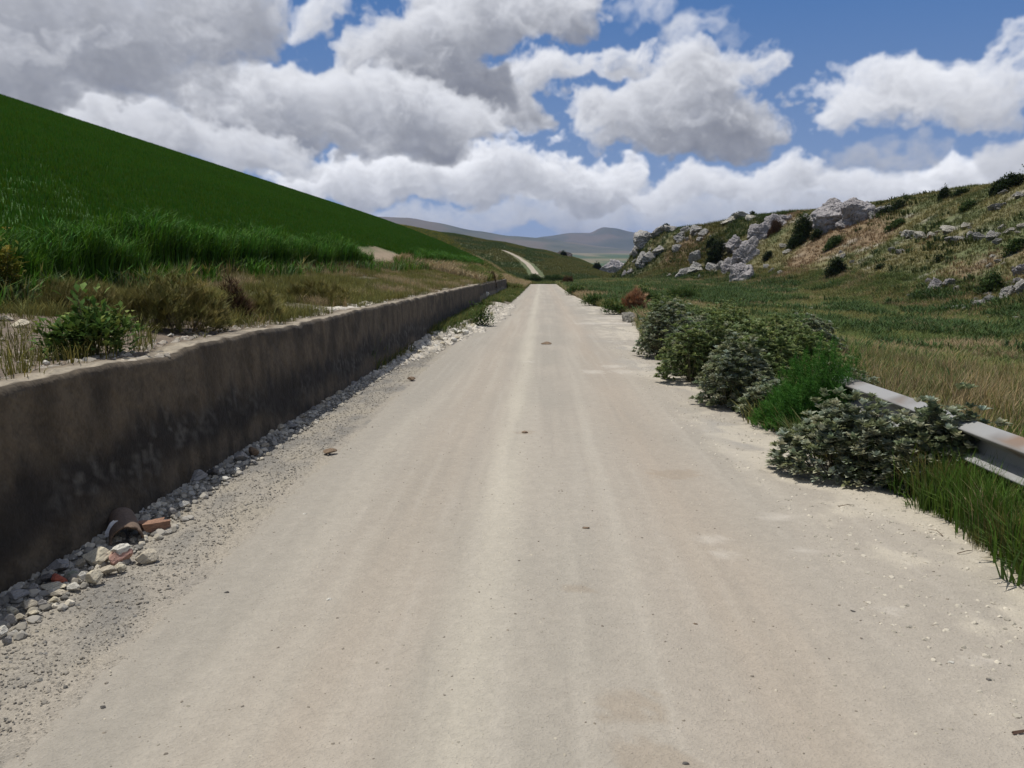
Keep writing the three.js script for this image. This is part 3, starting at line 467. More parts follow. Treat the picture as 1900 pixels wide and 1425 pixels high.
// ---------------------------------------------------------------- bushes
// a heap of shoots over a lumpy dome; kind sets the leaves
function bush(name, label, category, px, group, at) {
  const [cx, base, w, h, kind, s, lean = 0, deep = 0.75] = px, sp = at ?? spot(cx, base), m = sp.m, R = w * m / 2 * 1.06, Hh = h * m * 1.3, view = rayOf(cx, base); view.y = 0; view.normalize();
  const ctr = sp.p.clone().addScaledVector(view, R * deep * 0.85), t = new THREE.Group(); srand(s); t.position.copy(ctr); t.position.y = surface(ctr.x, ctr.z) - 0.02;
  const gy = (x, z) => surface(ctr.x + x, ctr.z + z) - t.position.y, side = V3(-view.z, 0, view.x), L = new Soup(), St = new Soup(), K = KINDS[kind], area = 2 * Math.PI * R * (R + Hh) / 2, n = Math.min(K.max, Math.round(area / (K.gap * K.gap) * K.layers));
  const lump = (a, e) => 1 + 0.24 * n3(Math.cos(a) * 1.8 + s, e * 2.2, Math.sin(a) * 1.8) + 0.2 * n3(Math.cos(a) * 4 + s, e * 4, Math.sin(a) * 4);
  const lobes = [[0, 0, 0.62, 0.86]]; for (let i = 0; i < 6; i++) { const a = i * 1.047 + rr(-0.4, 0.4), r = rr(0.42, 0.66); lobes.push([Math.cos(a) * r, Math.sin(a) * r, rr(0.32, 0.5), rr(0.4, 0.85)]); }   // u, v, radius, height in shares of the bush
  const wsum = lobes.reduce((q, l) => q + l[2] * l[2], 0);
  for (let i = 0; i < n; i++) {
    let pick = rnd() * wsum, li = 0; while (li < lobes.length - 1 && (pick -= lobes[li][2] ** 2) > 0) li++;
    const [lu, lv, lr, lh] = lobes[li], a = rr(0, 6.283), e = Math.asin(rnd() ** 0.8), q = (1 - K.in * rnd() ** 1.5) * lump(a + li, e) * (rnd() < 0.04 ? rr(1.05, 1.35) : 1), ce = Math.cos(e), se = Math.sin(e), nu = lu + Math.cos(a) * ce * lr * q, nv = lv + Math.sin(a) * ce * lr * q, nh = se * lh * q;
    if (lobes.some(([ou, ov, or, oh], k) => k !== li && ((nu - ou) / or) ** 2 + ((nv - ov) / or) ** 2 + (nh / oh) ** 2 < 0.5)) continue;
    const u = nu * R, v = nv * R * deep, y = nh * Hh; const x = side.x * (u + lean * y) + view.x * v, z = side.z * (u + lean * y) + view.z * v, yy = Math.max(y + gy(x, z), gy(x, z) + 0.02);
    K.shoot(L, [x, yy, z], [side.x * Math.cos(a) * ce + view.x * Math.sin(a) * ce, se * R / Math.max(Hh, 0.1) + 0.35, side.z * Math.cos(a) * ce + view.z * Math.sin(a) * ce], K, St);
    if (i % K.stemEvery === 0) { const bx = (side.x * lu + view.x * lv * deep) * R * 0.7, bz = (side.z * lu + view.z * lv * deep) * R * 0.7; St.rod([bx, gy(bx, bz), bz], [x * 0.98, yy, z * 0.98], K.stemR, K.stem); }
  }
  part(t, L.build(), K.dry ? dryMat : leafMat, 'foliage', 'stuff'); if (St.p.length) part(t, St.build(), stemMat, 'stems', 'stuff');
  return tag(add(t, name), label, category, group);
}
const norm = (d) => { const l = Math.hypot(...d) || 1; return [d[0] / l, d[1] / l, d[2] / l]; };
const rosette = (L, p, d, K) => { const k0 = rnd() < K.pale ? K.col2 : K.col, c = vary(k0, 0.22); for (let j = 0; j < K.leaves; j++) { const a = j * 2.4 + rr(-0.3, 0.3), f = j / K.leaves, sp = 0.35 + 0.75 * (1 - f), dir = norm([d[0] * 0.7 + Math.cos(a) * sp, d[1] * 0.6 + 0.25 + f * 0.7 - (1 - f) * 0.2, d[2] * 0.7 + Math.sin(a) * sp]); L.leaf(p, dir, K.len * rr(0.7, 1.15) * (1 - 0.35 * f), K.wid * rr(0.8, 1.15), 0.5, vary(c, 0.14)); } };
const sprig = (L, p, d, K) => { const c = vary(rnd() < K.pale ? K.col2 : K.col, 0.28); for (let j = 0; j < K.leaves; j++) { const dir = norm([d[0] + rr(-1, 1), d[1] * 0.6 + rr(-0.4, 0.9), d[2] + rr(-1, 1)]); L.leaf([p[0] + rr(-1, 1) * K.gap, p[1] + rr(-0.6, 0.6) * K.gap, p[2] + rr(-1, 1) * K.gap], dir, K.len * rr(0.6, 1.2), K.wid * rr(0.7, 1.2), rr(0, 0.6), vary(c, 0.15)); } };
const feather = (L, p, d, K) => { const c = vary(rnd() < K.pale ? K.col2 : K.col, 0.25), q = norm([d[0] * 0.6 + rr(-0.3, 0.3), d[1] * 0.5 + 0.5, d[2] * 0.6 + rr(-0.3, 0.3)]); for (let j = 0; j < K.leaves; j++) { const f = j / K.leaves, b = [p[0] + q[0] * K.len * 1.4 * f, p[1] + q[1] * K.len * 1.4 * f, p[2] + q[2] * K.len * 1.4 * f], dir = norm([q[0] * 0.6 + rr(-1, 1), q[1] * 0.4 + rr(-0.6, 0.8), q[2] * 0.6 + rr(-1, 1)]), l = K.len * rr(0.5, 1) * (1 - 0.4 * f), w = K.wid, a = [b[0] + dir[0] * l, b[1] + dir[1] * l, b[2] + dir[2] * l]; L.tri([b[0] - w, b[1], b[2]], [b[0] + w, b[1] + w, b[2]], a, c); } };
const twigs = (L, p, d, K, St) => { const c = vary(rnd() < K.pale ? K.col2 : K.col, 0.3); for (let j = 0; j < K.leaves; j++) { const dir = norm([d[0] * 0.8 + rr(-0.9, 0.9), Math.abs(d[1]) * 0.5 + rr(0, 1), d[2] * 0.8 + rr(-0.9, 0.9)]), l = K.len * rr(0.5, 1.2), w = K.wid; L.tri([p[0] - w, p[1], p[2] - w], [p[0] + w, p[1], p[2] + w], [p[0] + dir[0] * l, p[1] + dir[1] * l, p[2] + dir[2] * l], c); } };
const KINDS = {
  grey: { shoot: rosette, leaves: 11, len: 0.085, wid: 0.034, gap: 0.072, layers: 2.3, in: 0.35, max: 5200, pale: 0.45, col: [0.19, 0.22, 0.12], col2: [0.34, 0.365, 0.265], stemEvery: 14, stemR: 0.006, stem: [0.1, 0.09, 0.05] },
  greygreen: { shoot: rosette, leaves: 11, len: 0.09, wid: 0.034, gap: 0.08, layers: 2.2, in: 0.35, max: 5200, pale: 0.35, col: [0.17, 0.22, 0.075], col2: [0.25, 0.3, 0.14], stemEvery: 14, stemR: 0.006, stem: [0.1, 0.09, 0.05] },
  fennel: { shoot: feather, leaves: 22, len: 0.07, wid: 0.0022, gap: 0.052, layers: 4.5, in: 0.75, max: 7000, pale: 0.3, col: [0.04, 0.125, 0.015], col2: [0.075, 0.18, 0.03], stemEvery: 30, stemR: 0.006, stem: [0.06, 0.12, 0.03] },
  leafy: { shoot: sprig, leaves: 6, len: 0.09, wid: 0.042, gap: 0.075, layers: 2.2, in: 0.5, max: 4000, pale: 0.25, col: [0.075, 0.135, 0.025], col2: [0.18, 0.23, 0.055], stemEvery: 9, stemR: 0.005, stem: [0.09, 0.08, 0.04] },
  olive: { shoot: twigs, leaves: 9, len: 0.12, wid: 0.004, gap: 0.05, layers: 1.9, in: 0.45, max: 6000, pale: 0.35, col: [0.17, 0.16, 0.045], col2: [0.27, 0.24, 0.095], stemEvery: 12, stemR: 0.004, stem: [0.13, 0.1, 0.06], dry: true },
  yellow: { shoot: sprig, leaves: 6, len: 0.1, wid: 0.035, gap: 0.09, layers: 2, in: 0.5, max: 3000, pale: 0.4, col: [0.11, 0.13, 0.018], col2: [0.24, 0.2, 0.03], stemEvery: 9, stemR: 0.006, stem: [0.1, 0.09, 0.05] },
  brown: { shoot: twigs, leaves: 9, len: 0.14, wid: 0.0045, gap: 0.06, layers: 2, in: 0.6, max: 4000, pale: 0.25, col: [0.085, 0.05, 0.028], col2: [0.14, 0.09, 0.05], stemEvery: 8, stemR: 0.005, stem: [0.09, 0.06, 0.04], dry: true },
  rust: { shoot: twigs, leaves: 10, len: 0.25, wid: 0.012, gap: 0.12, layers: 3, in: 0.6, max: 3000, pale: 0.3, col: [0.3, 0.16, 0.09], col2: [0.38, 0.25, 0.15], stemEvery: 8, stemR: 0.008, stem: [0.14, 0.08, 0.05], dry: true },
  weed: { shoot: sprig, leaves: 7, len: 0.16, wid: 0.05, gap: 0.16, layers: 2.2, in: 0.5, max: 3000, pale: 0.3, col: [0.055, 0.1, 0.022], col2: [0.11, 0.14, 0.04], stemEvery: 9, stemR: 0.006, stem: [0.09, 0.08, 0.04] },
  scrub: { shoot: sprig, leaves: 9, len: 0.24, wid: 0.11, gap: 0.2, layers: 2.4, in: 0.55, max: 2600, pale: 0.2, col: [0.03, 0.048, 0.018], col2: [0.055, 0.075, 0.028], stemEvery: 10, stemR: 0.02, stem: [0.06, 0.05, 0.04] },
  scrubgreen: { shoot: sprig, leaves: 9, len: 0.22, wid: 0.1, gap: 0.2, layers: 2.2, in: 0.5, max: 2200, pale: 0.3, col: [0.05, 0.085, 0.022], col2: [0.09, 0.12, 0.04], stemEvery: 10, stemR: 0.015, stem: [0.07, 0.06, 0.04] },
};
const B = 'bush';
for (const [name, label, cat, ...px] of [
  ['grey_bush', 'low grey leaved bush spreading onto the road, nearest of the right verge', B, 1575, 908, 290, 140, 'grey', 11, 0, 0.8],
  ['grey_bush', 'broad grey leaved bush wrapped round the guard rail behind the nearest bush', B, 1745, 880, 215, 138, 'grey', 12, 0, 0.5, V3(2.78, 0, -5.6)],
  ['grey_bush', 'dense rounded grey leaved bush left of the feathery fennel at the road edge', B, 1368, 764, 180, 116, 'grey', 13],
  ['grey_bush', 'small grey plant at the left foot of the feathery fennel', B, 1420, 776, 120, 58, 'grey', 14],
  ['green_bush', 'dull green domed bush overhanging the road edge behind the rounded grey one', B, 1316, 716, 190, 112, 'greygreen', 15],
  ['green_bush', 'dull green bush in the middle of the row, standing back from the road', B, 1440, 704, 230, 104, 'greygreen', 16],
  ['green_bush', 'dark bush at the far end of the row beside the white gravel bulge', B, 1244, 668, 140, 90, 'grey', 17],
  ['green_bush', 'yellowish green bush on top of the row, behind the domed bush', B, 1345, 640, 180, 62, 'greygreen', 18],
  ['green_bush', 'far green bush nearest the rusty dead shrub on the right verge', B, 1235, 612, 84, 52, 'greygreen', 19],
  ['grey_bush', 'grey bush furthest back from the road, right end of the row', B, 1505, 672, 130, 70, 'grey', 20],
  ['grey_bush', 'grey bush at the road edge between the domed bush and the rounded grey one', B, 1296, 696, 140, 84, 'grey', 61], ['green_bush', 'green bush behind the rounded grey bush, left of the fennel top', B, 1410, 728, 170, 104, 'greygreen', 62], ['green_bush', 'low green bush just beyond the far dark bush of the row', B, 1278, 640, 150, 60, 'greygreen', 63], ['green_bush', 'green bush behind the fennel, right part of the row', B, 1498, 716, 170, 84, 'greygreen', 64], ['grey_bush', 'low grey bush between the fennel and the guard rail end', B, 1560, 760, 150, 66, 'grey', 65],
  ['low_clump', 'green grey low clump at the road edge below the far dark bush', B, 1218, 655, 60, 40, 'greygreen', 21],
]) bush(name, label, cat, px, null, px[8] && { p: px[8], m: 6.2 / 1491 });
bush('fennel', 'bright green feathery fennel leaning over the road edge among grey bushes', 'fennel', [1485, 803, 175, 128, 'fennel', 31, 0.3]);
bush('dead_shrub', 'rusty orange dead shrub beside the white boulder on the right verge', 'shrub', [1176, 582, 46, 36, 'rust', 32]);
for (const [name, label, cat, ...px] of [
  ['leafy_bush', 'leafy mid green bush hanging over the near wall top', B, 172, 664, 140, 104, 'leafy', 41],
  ['olive_shrub', 'large olive cushion shrub on the bank right of the leafy bush', 'shrub', 335, 622, 180, 96, 'olive', 42],
  ['brown_shrub', 'dark brown withered shrub on the bank above the wall', 'shrub', 440, 598, 66, 70, 'brown', 43],
  ['olive_shrub', 'small olive shrub right of the brown withered one', 'shrub', 492, 596, 80, 44, 'olive', 44],
  ['olive_shrub', 'low olive shrub behind the leafy bush, below the tall wheat', 'shrub', 160, 588, 190, 50, 'olive', 45],
  ['olive_shrub', 'long low olive shrub on the bank in the middle of the wall', 'shrub', 590, 566, 120, 34, 'olive', 46],
  ['yellow_shrub', 'yellow green shrub at the left picture edge in front of wheat', 'shrub', 2, 572, 84, 118, 'yellow', 47],
  ['olive_shrub', 'olive shrub filling the bank between leafy bush and large cushion shrub', 'shrub', 262, 610, 110, 66, 'olive', 49], ['purple_shrub', 'small purplish shrub at the end of the far wall top', 'shrub', 914, 520, 16, 14, 'brown', 50],
  ['verge_shrub', 'low green shrub left of the rusty dead shrub', B, 1140, 584, 46, 24, 'weed', 51], ['verge_shrub', 'low green shrub by the road edge where the right verge narrows', B, 1100, 568, 40, 20, 'weed', 52], ['verge_shrub', 'dark low shrub on the right verge close to the road end', B, 1070, 548, 34, 16, 'weed', 53], ['verge_shrub', 'grey green shrub behind the rusty dead shrub', B, 1196, 566, 60, 30, 'weed', 54], ['verge_shrub', 'low shrub in the meadow above the far end of the row', B, 1262, 560, 70, 24, 'weed', 55],
  ['pale_weed', 'pale weed with a white head beside the far wall', 'plant', 893, 606, 34, 34, 'weed', 48],
]) bush(name, label, cat, px);

// ---------------------------------------------------------------- stones, tile, rubble along the wall
const stoneMats = new Map(), stoneMat = (c) => { const k = c.join(); if (!stoneMats.has(k)) stoneMats.set(k, std({ color: lin(c[0] * 1.25, c[1] * 1.25, c[2] * 1.25), map: rockMap, bumpMap: rockMap, bumpScale: 0.004 })); return stoneMats.get(k); };
const STONES = [...Array(9).keys()].map((i) => rockGeo(60 + i, 9, { planes: 12 + (i % 4) * 2, near: 0.42, rough: 0.07, freq: 2.2, crease: 0.32 }));
const CREAM = [0.58, 0.52, 0.39], WHITE = [0.66, 0.63, 0.55], GREY = [0.3, 0.285, 0.265], DARK = [0.13, 0.12, 0.11], PINK = [0.42, 0.25, 0.2], RED = [0.36, 0.1, 0.06], BEIGE = [0.45, 0.4, 0.31], BROWN = [0.2, 0.14, 0.09], GREEN = [0.25, 0.27, 0.22];
let stoneCount = 0;
function stone(label, group, cx, base, w, h, c, name = 'stone', category = 'stone', deep = 0.85, where) {
  const k = stoneCount++, s = where ?? spot(cx, base), o = new THREE.Mesh(STONES[k % 9], stoneMat(c)), R = w * s.m / 2 * 1.22, Hh = h * s.m * 0.62; srand(500 + k);
  o.scale.set(R, Math.max(Hh, R * 0.3), R * deep); o.rotation.set(rr(-0.15, 0.15), rr(-0.5, 0.5), rr(-0.12, 0.12)); const v = rayOf(cx, base); v.y = 0; v.normalize();
  o.position.copy(s.p).addScaledVector(v, R * deep * 0.6); o.position.y = surface(o.position.x, o.position.z) + o.scale.y * (name === 'pebble' ? 0.2 : 0.5);
  return tag(add(o, name), label, category, group);
}
const NG = 'stones at the foot of the near wall';
for (const [label, ...a] of [
  ['square cream stone block in front of the broken roof tile', 184, 1046, 44, 30, CREAM], ['flat beige stone slab right of the pink stone', 271, 1044, 42, 25, BEIGE],
  ['upright little cream stone left of the square cream block', 152, 1052, 17, 20, BEIGE], ['white knob of stone in front of the square cream block', 154, 1076, 19, 19, WHITE],
  ['yellowish cream stone below the square cream block', 177, 1085, 27, 28, CREAM], ['pale stone below the pink one, between cream stones', 201, 1066, 26, 16, BEIGE],
  ['small pale stone under the front of the pink stone', 223, 1060, 20, 14, CREAM], ['whitish stone in front of the red brick bit', 140, 1096, 24, 17, WHITE],
  ['greenish grey stone touching the red brick bit', 133, 1073, 21, 14, GREEN], ['long yellowish stone lying below the red brick bit', 102, 1095, 40, 12, CREAM],
  ['thin cream stone lowest under the red brick bit', 105, 1106, 30, 10, BEIGE], ['oval cream stone apart on the gravel below the row', 102, 1119, 19, 14, CREAM],
  ['mid grey stone left of the oval cream stone', 81, 1128, 24, 20, GREY], ['wide greyish cream stone in the lower row', 55, 1132, 27, 18, BEIGE],
  ['little flat cream stone on gravel below the wide greyish one', 64, 1141, 15, 8, CREAM], ['yellowish stone near the left picture edge', 23, 1140, 21, 16, CREAM],
  ['pale grey stone near the left edge below the yellowish one', 39, 1151, 22, 15, BEIGE], ['dark grey stone at the left picture edge', 14, 1160, 24, 19, GREY],
  ['white stone cut by the left picture edge', 5, 1180, 21, 20, WHITE], ['grey stone lowest at the left picture edge', 13, 1194, 17, 16, GREY],
  ['big dull grey stone in the wall shadow above the red brick bit', 112, 1062, 42, 25, GREY], ['brownish grey stone in shadow left of the red brick bit', 66, 1100, 25, 22, GREY],
  ['flat grey stone in the shadow near the left picture edge', 34, 1114, 36, 17, GREY], ['dark stone in shadow between two grey stones by the wall', 88, 1082, 22, 18, DARK],
  ['round grey stone beyond the brick fragment', 318, 956, 18, 17, GREY], ['pinkish white stone beyond the brick fragment at the shadow edge', 343, 941, 20, 15, WHITE], ['tiny white stone next to the round grey one', 331, 959, 9, 10, WHITE],
  ['squared grey stone block in the shadow by the wall foot', 367, 893, 38, 21, GREY], ['upright brown stone left of the squared grey block', 322, 908, 22, 28, BROWN], ['dark grey stone behind the squared grey block', 397, 884, 26, 22, DARK],
  ['bright white stone at the shadow edge past the grey block', 440, 877, 15, 12, WHITE], ['small white stone just right of the squared grey block', 417, 893, 17, 9, WHITE], ['dull grey stone in shadow past the bright white stone', 446, 857, 22, 20, GREY],
  ['brownish stone in shadow halfway along the near wall', 471, 845, 20, 18, BROWN], ['pale stone in shadow halfway along the near wall', 494, 831, 15, 13, BEIGE],
]) stone(label, NG, ...a);
const far1 = 'small stones in the shadow strip by the wall'; srand(321);
for (const [x, y] of [[503, 806], [520, 797], [536, 788], [562, 776], [583, 762], [600, 750], [545, 795], [470, 860], [610, 745], [628, 733], [655, 716], [672, 706], [300, 930], [286, 940], [262, 950]]) stone('small grey stone lying in the shadow strip at the wall foot', far1, x, y, rr(9, 15), rr(7, 11), rnd() < 0.4 ? BEIGE : GREY);
const far2 = 'white rubble along the left road edge'; srand(322);
for (const [x, y, w] of [[710, 686, 12], [755, 657, 13], [786, 648, 12], [796, 641, 10], [802, 632, 12], [815, 630, 14], [827, 632, 12], [834, 626, 11], [843, 618, 13], [853, 620, 12], [862, 621, 15], [849, 629, 11], [871, 600, 13], [878, 607, 10], [884, 610, 12], [897, 598, 11], [822, 640, 12], [808, 645, 9], [777, 655, 9], [841, 634, 13], [866, 612, 10], [903, 590, 9], [912, 584, 8], [921, 579, 8], [890, 601, 9]]) stone('whitish rubble stone in the loose strip beside the far wall', far2, x, y, w, w * 0.7, rnd() < 0.6 ? WHITE : CREAM);
stone('white stone standing against weeds near the end of the wall', null, 903, 551, 14, 10, WHITE);
stone('brown flat stone lying on the left road edge', null, 764, 706, 14, 7, BROWN);
stone('dark flat stone on the gravel beside the smooth road', null, 612, 842, 22, 9, BROWN);
stone('round white stone on the near wall top', null, 87, 678, 13, 11, WHITE, 'stone', 'stone', 0.9); stone('white stone behind the round one on the wall top', null, 94, 652, 10, 9, WHITE); stone('small white stone under the leafy bush on the wall', null, 157, 672, 8, 10, WHITE);
stone('cream stone on the bank left of the leafy bush', null, 40, 610, 30, 18, CREAM); stone('flat tan stone at the left edge of the bank', null, 8, 596, 34, 14, BEIGE); stone('whitish stone in a gap right of the leafy bush', null, 318, 625, 13, 9, WHITE); stone('second whitish stone further right of the leafy bush', null, 330, 632, 11, 8, CREAM); stone('white pebble on the bank above the leafy bush', null, 172, 566, 8, 7, WHITE);
stone('small white stone at the foot of the nearest grey bush', null, 1634, 906, 22, 15, WHITE);
stone('red broken brick bit among the stones by the near wall', null, 110, 1085, 30, 21, RED, 'brick_fragment', 'brick');
{ // pink stone with its chalky cap
  const o = stone('rounded pink stone with a whitish cap beside the cream block', null, 229, 1045, 44, 36, PINK, 'pink_stone', 'stone'), s = o.scale;
  const cap = part(o, STONES[3], stoneMat(WHITE), 'cap'); cap.scale.set(0.9, 0.5, 0.85); cap.position.set(0.05, 0.62, -0.12);
}
{ // half-round roof tile lying open side down, with a white shard leaning on it
  const s = spot(236, 1008), t = new THREE.Group(), n = 16, P = [], I = [], U = []; srand(5);
  for (const side of [1, 0.84]) for (let j = 0; j <= 8; j++) for (let i = 0; i <= n; i++) { const a = Math.PI * i / n, r = (0.095 - 0.018 * j / 8) * side * (1 + 0.02 * n2(i * 0.5, j)); P.push(Math.cos(a) * r, Math.sin(a) * r * 1.02, -0.36 * j / 8 + (j === 0 ? 0.02 * n2(i * 0.8, 3) : 0)); U.push(i / n, j / 8); }
  const row = n + 1, half = row * 9; for (let j = 0; j < 8; j++) for (let i = 0; i < n; i++) { const a = j * row + i, b = a + row; I.push(a, a + 1, b, b, a + 1, b + 1); const c = a + half, e = b + half; I.push(c, e, c + 1, e, e + 1, c + 1); }
  for (let i = 0; i < n; i++) { I.push(i, i + half, i + 1, i + 1, i + half, i + half + 1); const q = 8 * row + i; I.push(q, q + 1, q + half, q + 1, q + half + 1, q + half); }
  for (let j = 0; j < 8; j++) for (const i of [0, n]) { const a = j * row + i, b = a + row; I.push(a, b, a + half, b, b + half, a + half); }
  const g = new THREE.BufferGeometry(); g.setAttribute('position', new THREE.Float32BufferAttribute(P, 3)); g.setAttribute('uv', new THREE.Float32BufferAttribute(U, 2)); g.setIndex(I); g.computeVertexNormals();
  const o = new THREE.Mesh(g, std({ color: lin(0.2, 0.14, 0.1), map: soilMap, side: THREE.DoubleSide, bumpMap: soilMap, bumpScale: 0.004 })); o.position.copy(s.p); o.position.y += 0.012; o.rotation.set(0.1, 0.55, 0);
  tag(add(o, 'roof_tile'), 'brown half round clay roof tile open towards the viewer by the wall', 'roof tile');
  const w = new THREE.Mesh(rockGeo(77, 5, { planes: 8, near: 0.5, crease: 0.4 }), std({ color: lin(0.72, 0.71, 0.69), roughness: 0.6 })), q = spot(205, 1000); w.scale.set(0.026, 0.075, 0.014); w.rotation.set(-0.2, 0.4, -0.6); w.position.copy(q.p); w.position.y += 0.065; w.position.x += 0.01; tag(add(w, 'white_shard'), 'bright white shard leaning against the broken roof tile', 'shard');
  const f = spot(284, 984), bg = new THREE.BoxGeometry(0.15, 0.055, 0.085, 8, 4, 6); { const p = bg.attributes.position; for (let i = 0; i < p.count; i++) { const x = p.getX(i), y = p.getY(i), z = p.getZ(i), k = 1 + 0.22 * n3(x * 24, y * 24, z * 24); p.setXYZ(i, x * k + (z > 0 ? 0.02 : 0), y * k, z * k); } bg.computeVertexNormals(); }
  const b = new THREE.Mesh(bg, stoneMat([0.3, 0.17, 0.11])); b.position.copy(f.p); b.position.y += 0.03; b.rotation.y = 0.6; tag(add(b, 'brick_fragment'), 'flat brown brick fragment beyond the roof tile', 'brick');
}
// pebbles on the road
srand(44);
for (const [label, x, y, w, c] of [['dark pebble in the left part of the road near the gravel', 420, 1101, 10, DARK], ['dark pebble at the lower left of the road', 192, 1313, 10, DARK], ['white pebble left of the middle of the road', 610, 1114, 11, WHITE], ['brown pebble in the middle of the road', 1088, 981, 13, BROWN], ['brownish pebble right of the middle of the road', 1291, 1159, 9, BROWN],
  ['white pebble in the right part near the road edge', 1765, 1231, 11, WHITE], ['dark pebble at the right below the white pebble', 1834, 1262, 8, DARK], ['dark pebble in the grey right part of the road', 1582, 1135, 9, DARK], ['white chip left of middle, higher up the road', 566, 954, 8, WHITE], ['dark pebble near the bottom edge of the road', 1272, 1420, 12, DARK], ['brown flat clod in the middle far up the road', 1014, 639, 18, BROWN], ['grey chip beside the brown patch far up the road', 975, 804, 16, BROWN], ]) stone(label, null, x, y, w, w * 0.36, c, 'pebble', 'pebble');
{ // twig at the right edge
  const s = spot(1886, 1360), S = new Soup(); S.rod([-0.02, 0.008, 0.01], [0.09, 0.016, -0.01], 0.007, [0.2, 0.12, 0.08], 0.004); S.rod([0.04, 0.012, 0], [0.07, 0.03, -0.03], 0.004, [0.2, 0.12, 0.08], 0.002);
  const o = new THREE.Mesh(S.build(), stemMat); o.position.copy(s.p); tag(add(o, 'twig'), 'short brown twig on the road at the lower right picture edge', 'twig');
  for (const [i, [x, y, a, label]] of [[1790, 1026, 0.4, 'thin dry twig on the white gravel beside the grass'], [1735, 990, 1.9, 'dry stalk lying on gravel near the tall grass'], [1570, 940, 0.2, 'reddish stalk lying on the gravel below the nearest bush']].entries()) { const q = spot(x, y), T = new Soup(); T.rod([-0.06, 0.006, 0], [0.0, 0.018, 0.012], 0.0035, [0.16, 0.12, 0.08]); T.rod([0, 0.018, 0.012], [0.06, 0.008, 0.0], 0.003, [0.16, 0.12, 0.08], 0.0015); const w = new THREE.Mesh(T.build(), stemMat); w.position.copy(q.p); w.rotation.y = a; tag(add(w, 'twig'), label, 'twig'); }
}
{ const q = spot(62, 530), T = new Soup(); srand(3); T.rod([0, -0.03, 0], [0.16, 0.42, -0.1], 0.008, [0.3, 0.26, 0.18], 0.005); T.rod([0.16, 0.42, -0.1], [0.26, 0.62, -0.12], 0.005, [0.3, 0.26, 0.18], 0.003); const w = new THREE.Mesh(T.build(), stemMat); w.position.copy(q.p); tag(add(w, 'dry_stalk'), 'pale dry stalk leaning right in front of the near wheat', 'stalk'); }

// ---------------------------------------------------------------- rocks and scrub of the hillside
const limestone = std({ color: lin(0.48, 0.46, 0.42), map: rockMap, bumpMap: rockMap, bumpScale: 0.12 }), limestonePink = std({ color: lin(0.45, 0.42, 0.41), map: rockMap, bumpMap: rockMap, bumpScale: 0.12 }), limestonePale = std({ color: lin(0.58, 0.545, 0.46), map: rockMap, bumpMap: rockMap, bumpScale: 0.1 });
for (const m of [limestone, limestonePink, limestonePale]) { m.map = rockMap.clone(); m.map.repeat.set(2.2, 2.2); m.map.needsUpdate = true; m.bumpMap = m.map; }
const CRAGS = [...Array(8).keys()].map((i) => rockGeo(200 + i, 15, { planes: 16, near: 0.4, rough: 0.13, freq: 1.5, cracks: 0.09, crease: 0.45 }));
function hillSpot(x, y) { for (let k = 0; k < 60; k += 2) { const s = spot(x, y + k, 12); if (s.hit && s.t < 420) return s; } return spot(x, y + 30, 12); }
let cragCount = 0;
function outcrop(label, mat, list, name = 'rock_outcrop', category = 'rocks') {
  const t = new THREE.Group(), first = hillSpot(list[0][0], list[0][1]); t.position.copy(first.p);
  srand(700 + cragCount); list = list.flatMap(([x, y, w, h]) => [[x, y, w * 1.12, h * 1.08], ...(w > 20 ? [[x + rr(-0.7, 0.7) * w, y + rr(-0.5, 0.12) * h, w * rr(0.3, 0.5), h * rr(0.3, 0.5)], [x + rr(-0.8, 0.8) * w, y + rr(-0.7, 0.15) * h, w * rr(0.2, 0.42), h * rr(0.25, 0.45)]] : [])]);
  list.forEach(([cx, base, w, h], i) => {
    const k = cragCount++, s = hillSpot(cx, base), R = w * s.m / 2 * 1.2, Hh = h * s.m * 0.82, o = part(t, CRAGS[k % 8], mat, list.length > 1 ? 'boulder' : 'boulder'); srand(900 + k);
    const v = rayOf(cx, base); v.y = 0; v.normalize(); o.scale.set(R, Hh, R * 0.8); o.position.copy(s.p).addScaledVector(v, R * 0.5); o.position.y = surface(o.position.x, o.position.z); o.position.y = Math.min(o.position.y, s.p.y + Hh * 0.6) + Hh * 0.22; o.position.sub(t.position); o.rotation.set(rr(-0.35, 0.35), rr(0, 6.28), rr(-0.35, 0.35));
  });
  return tag(add(t, name), label, category);
}
const A1 = limestone, A2 = limestonePink, A3 = limestonePale;
outcrop('pale slanting crag at the left nose of the rocky hill', A1, [[1200, 452, 46, 26], [1226, 436, 40, 18], [1183, 462, 22, 16], [1245, 430, 28, 11]]);
outcrop('line of pale rocks low on the left nose of the hill', A1, [[1190, 497, 34, 24], [1208, 486, 30, 18], [1222, 474, 26, 16], [1180, 478, 18, 14]]);
outcrop('scattered pale rocks on brown ground right of the nose crag', A1, [[1262, 448, 26, 20], [1290, 436, 30, 16], [1305, 440, 22, 12], [1272, 432, 20, 12], [1258, 466, 18, 14], [1298, 450, 16, 10]]);
outcrop('separate rounded boulder at the foot of the hill, furthest left', A2, [[1143, 509, 48, 32], [1126, 507, 26, 18]], 'boulder_pair');
outcrop('tall grey rock spur running down beside the dark round bush', A2, [[1372, 524, 48, 46], [1378, 494, 46, 42], [1362, 470, 44, 38], [1352, 508, 30, 30], [1392, 470, 36, 26]]);
outcrop('upper pinkish rocks of the spur below the skyline', A2, [[1412, 446, 44, 34], [1438, 428, 48, 30], [1396, 440, 26, 24], [1452, 412, 28, 14]]);
outcrop('pale rocks in a row left of the rock spur at the hill foot', A1, [[1268, 516, 40, 20], [1292, 508, 40, 26], [1322, 505, 34, 16], [1290, 488, 24, 22], [1338, 503, 26, 20]]);
outcrop('pale rocks on the skyline above the yellow slope', A3, [[1356, 414, 34, 12], [1378, 407, 34, 11], [1396, 408, 24, 10]]);
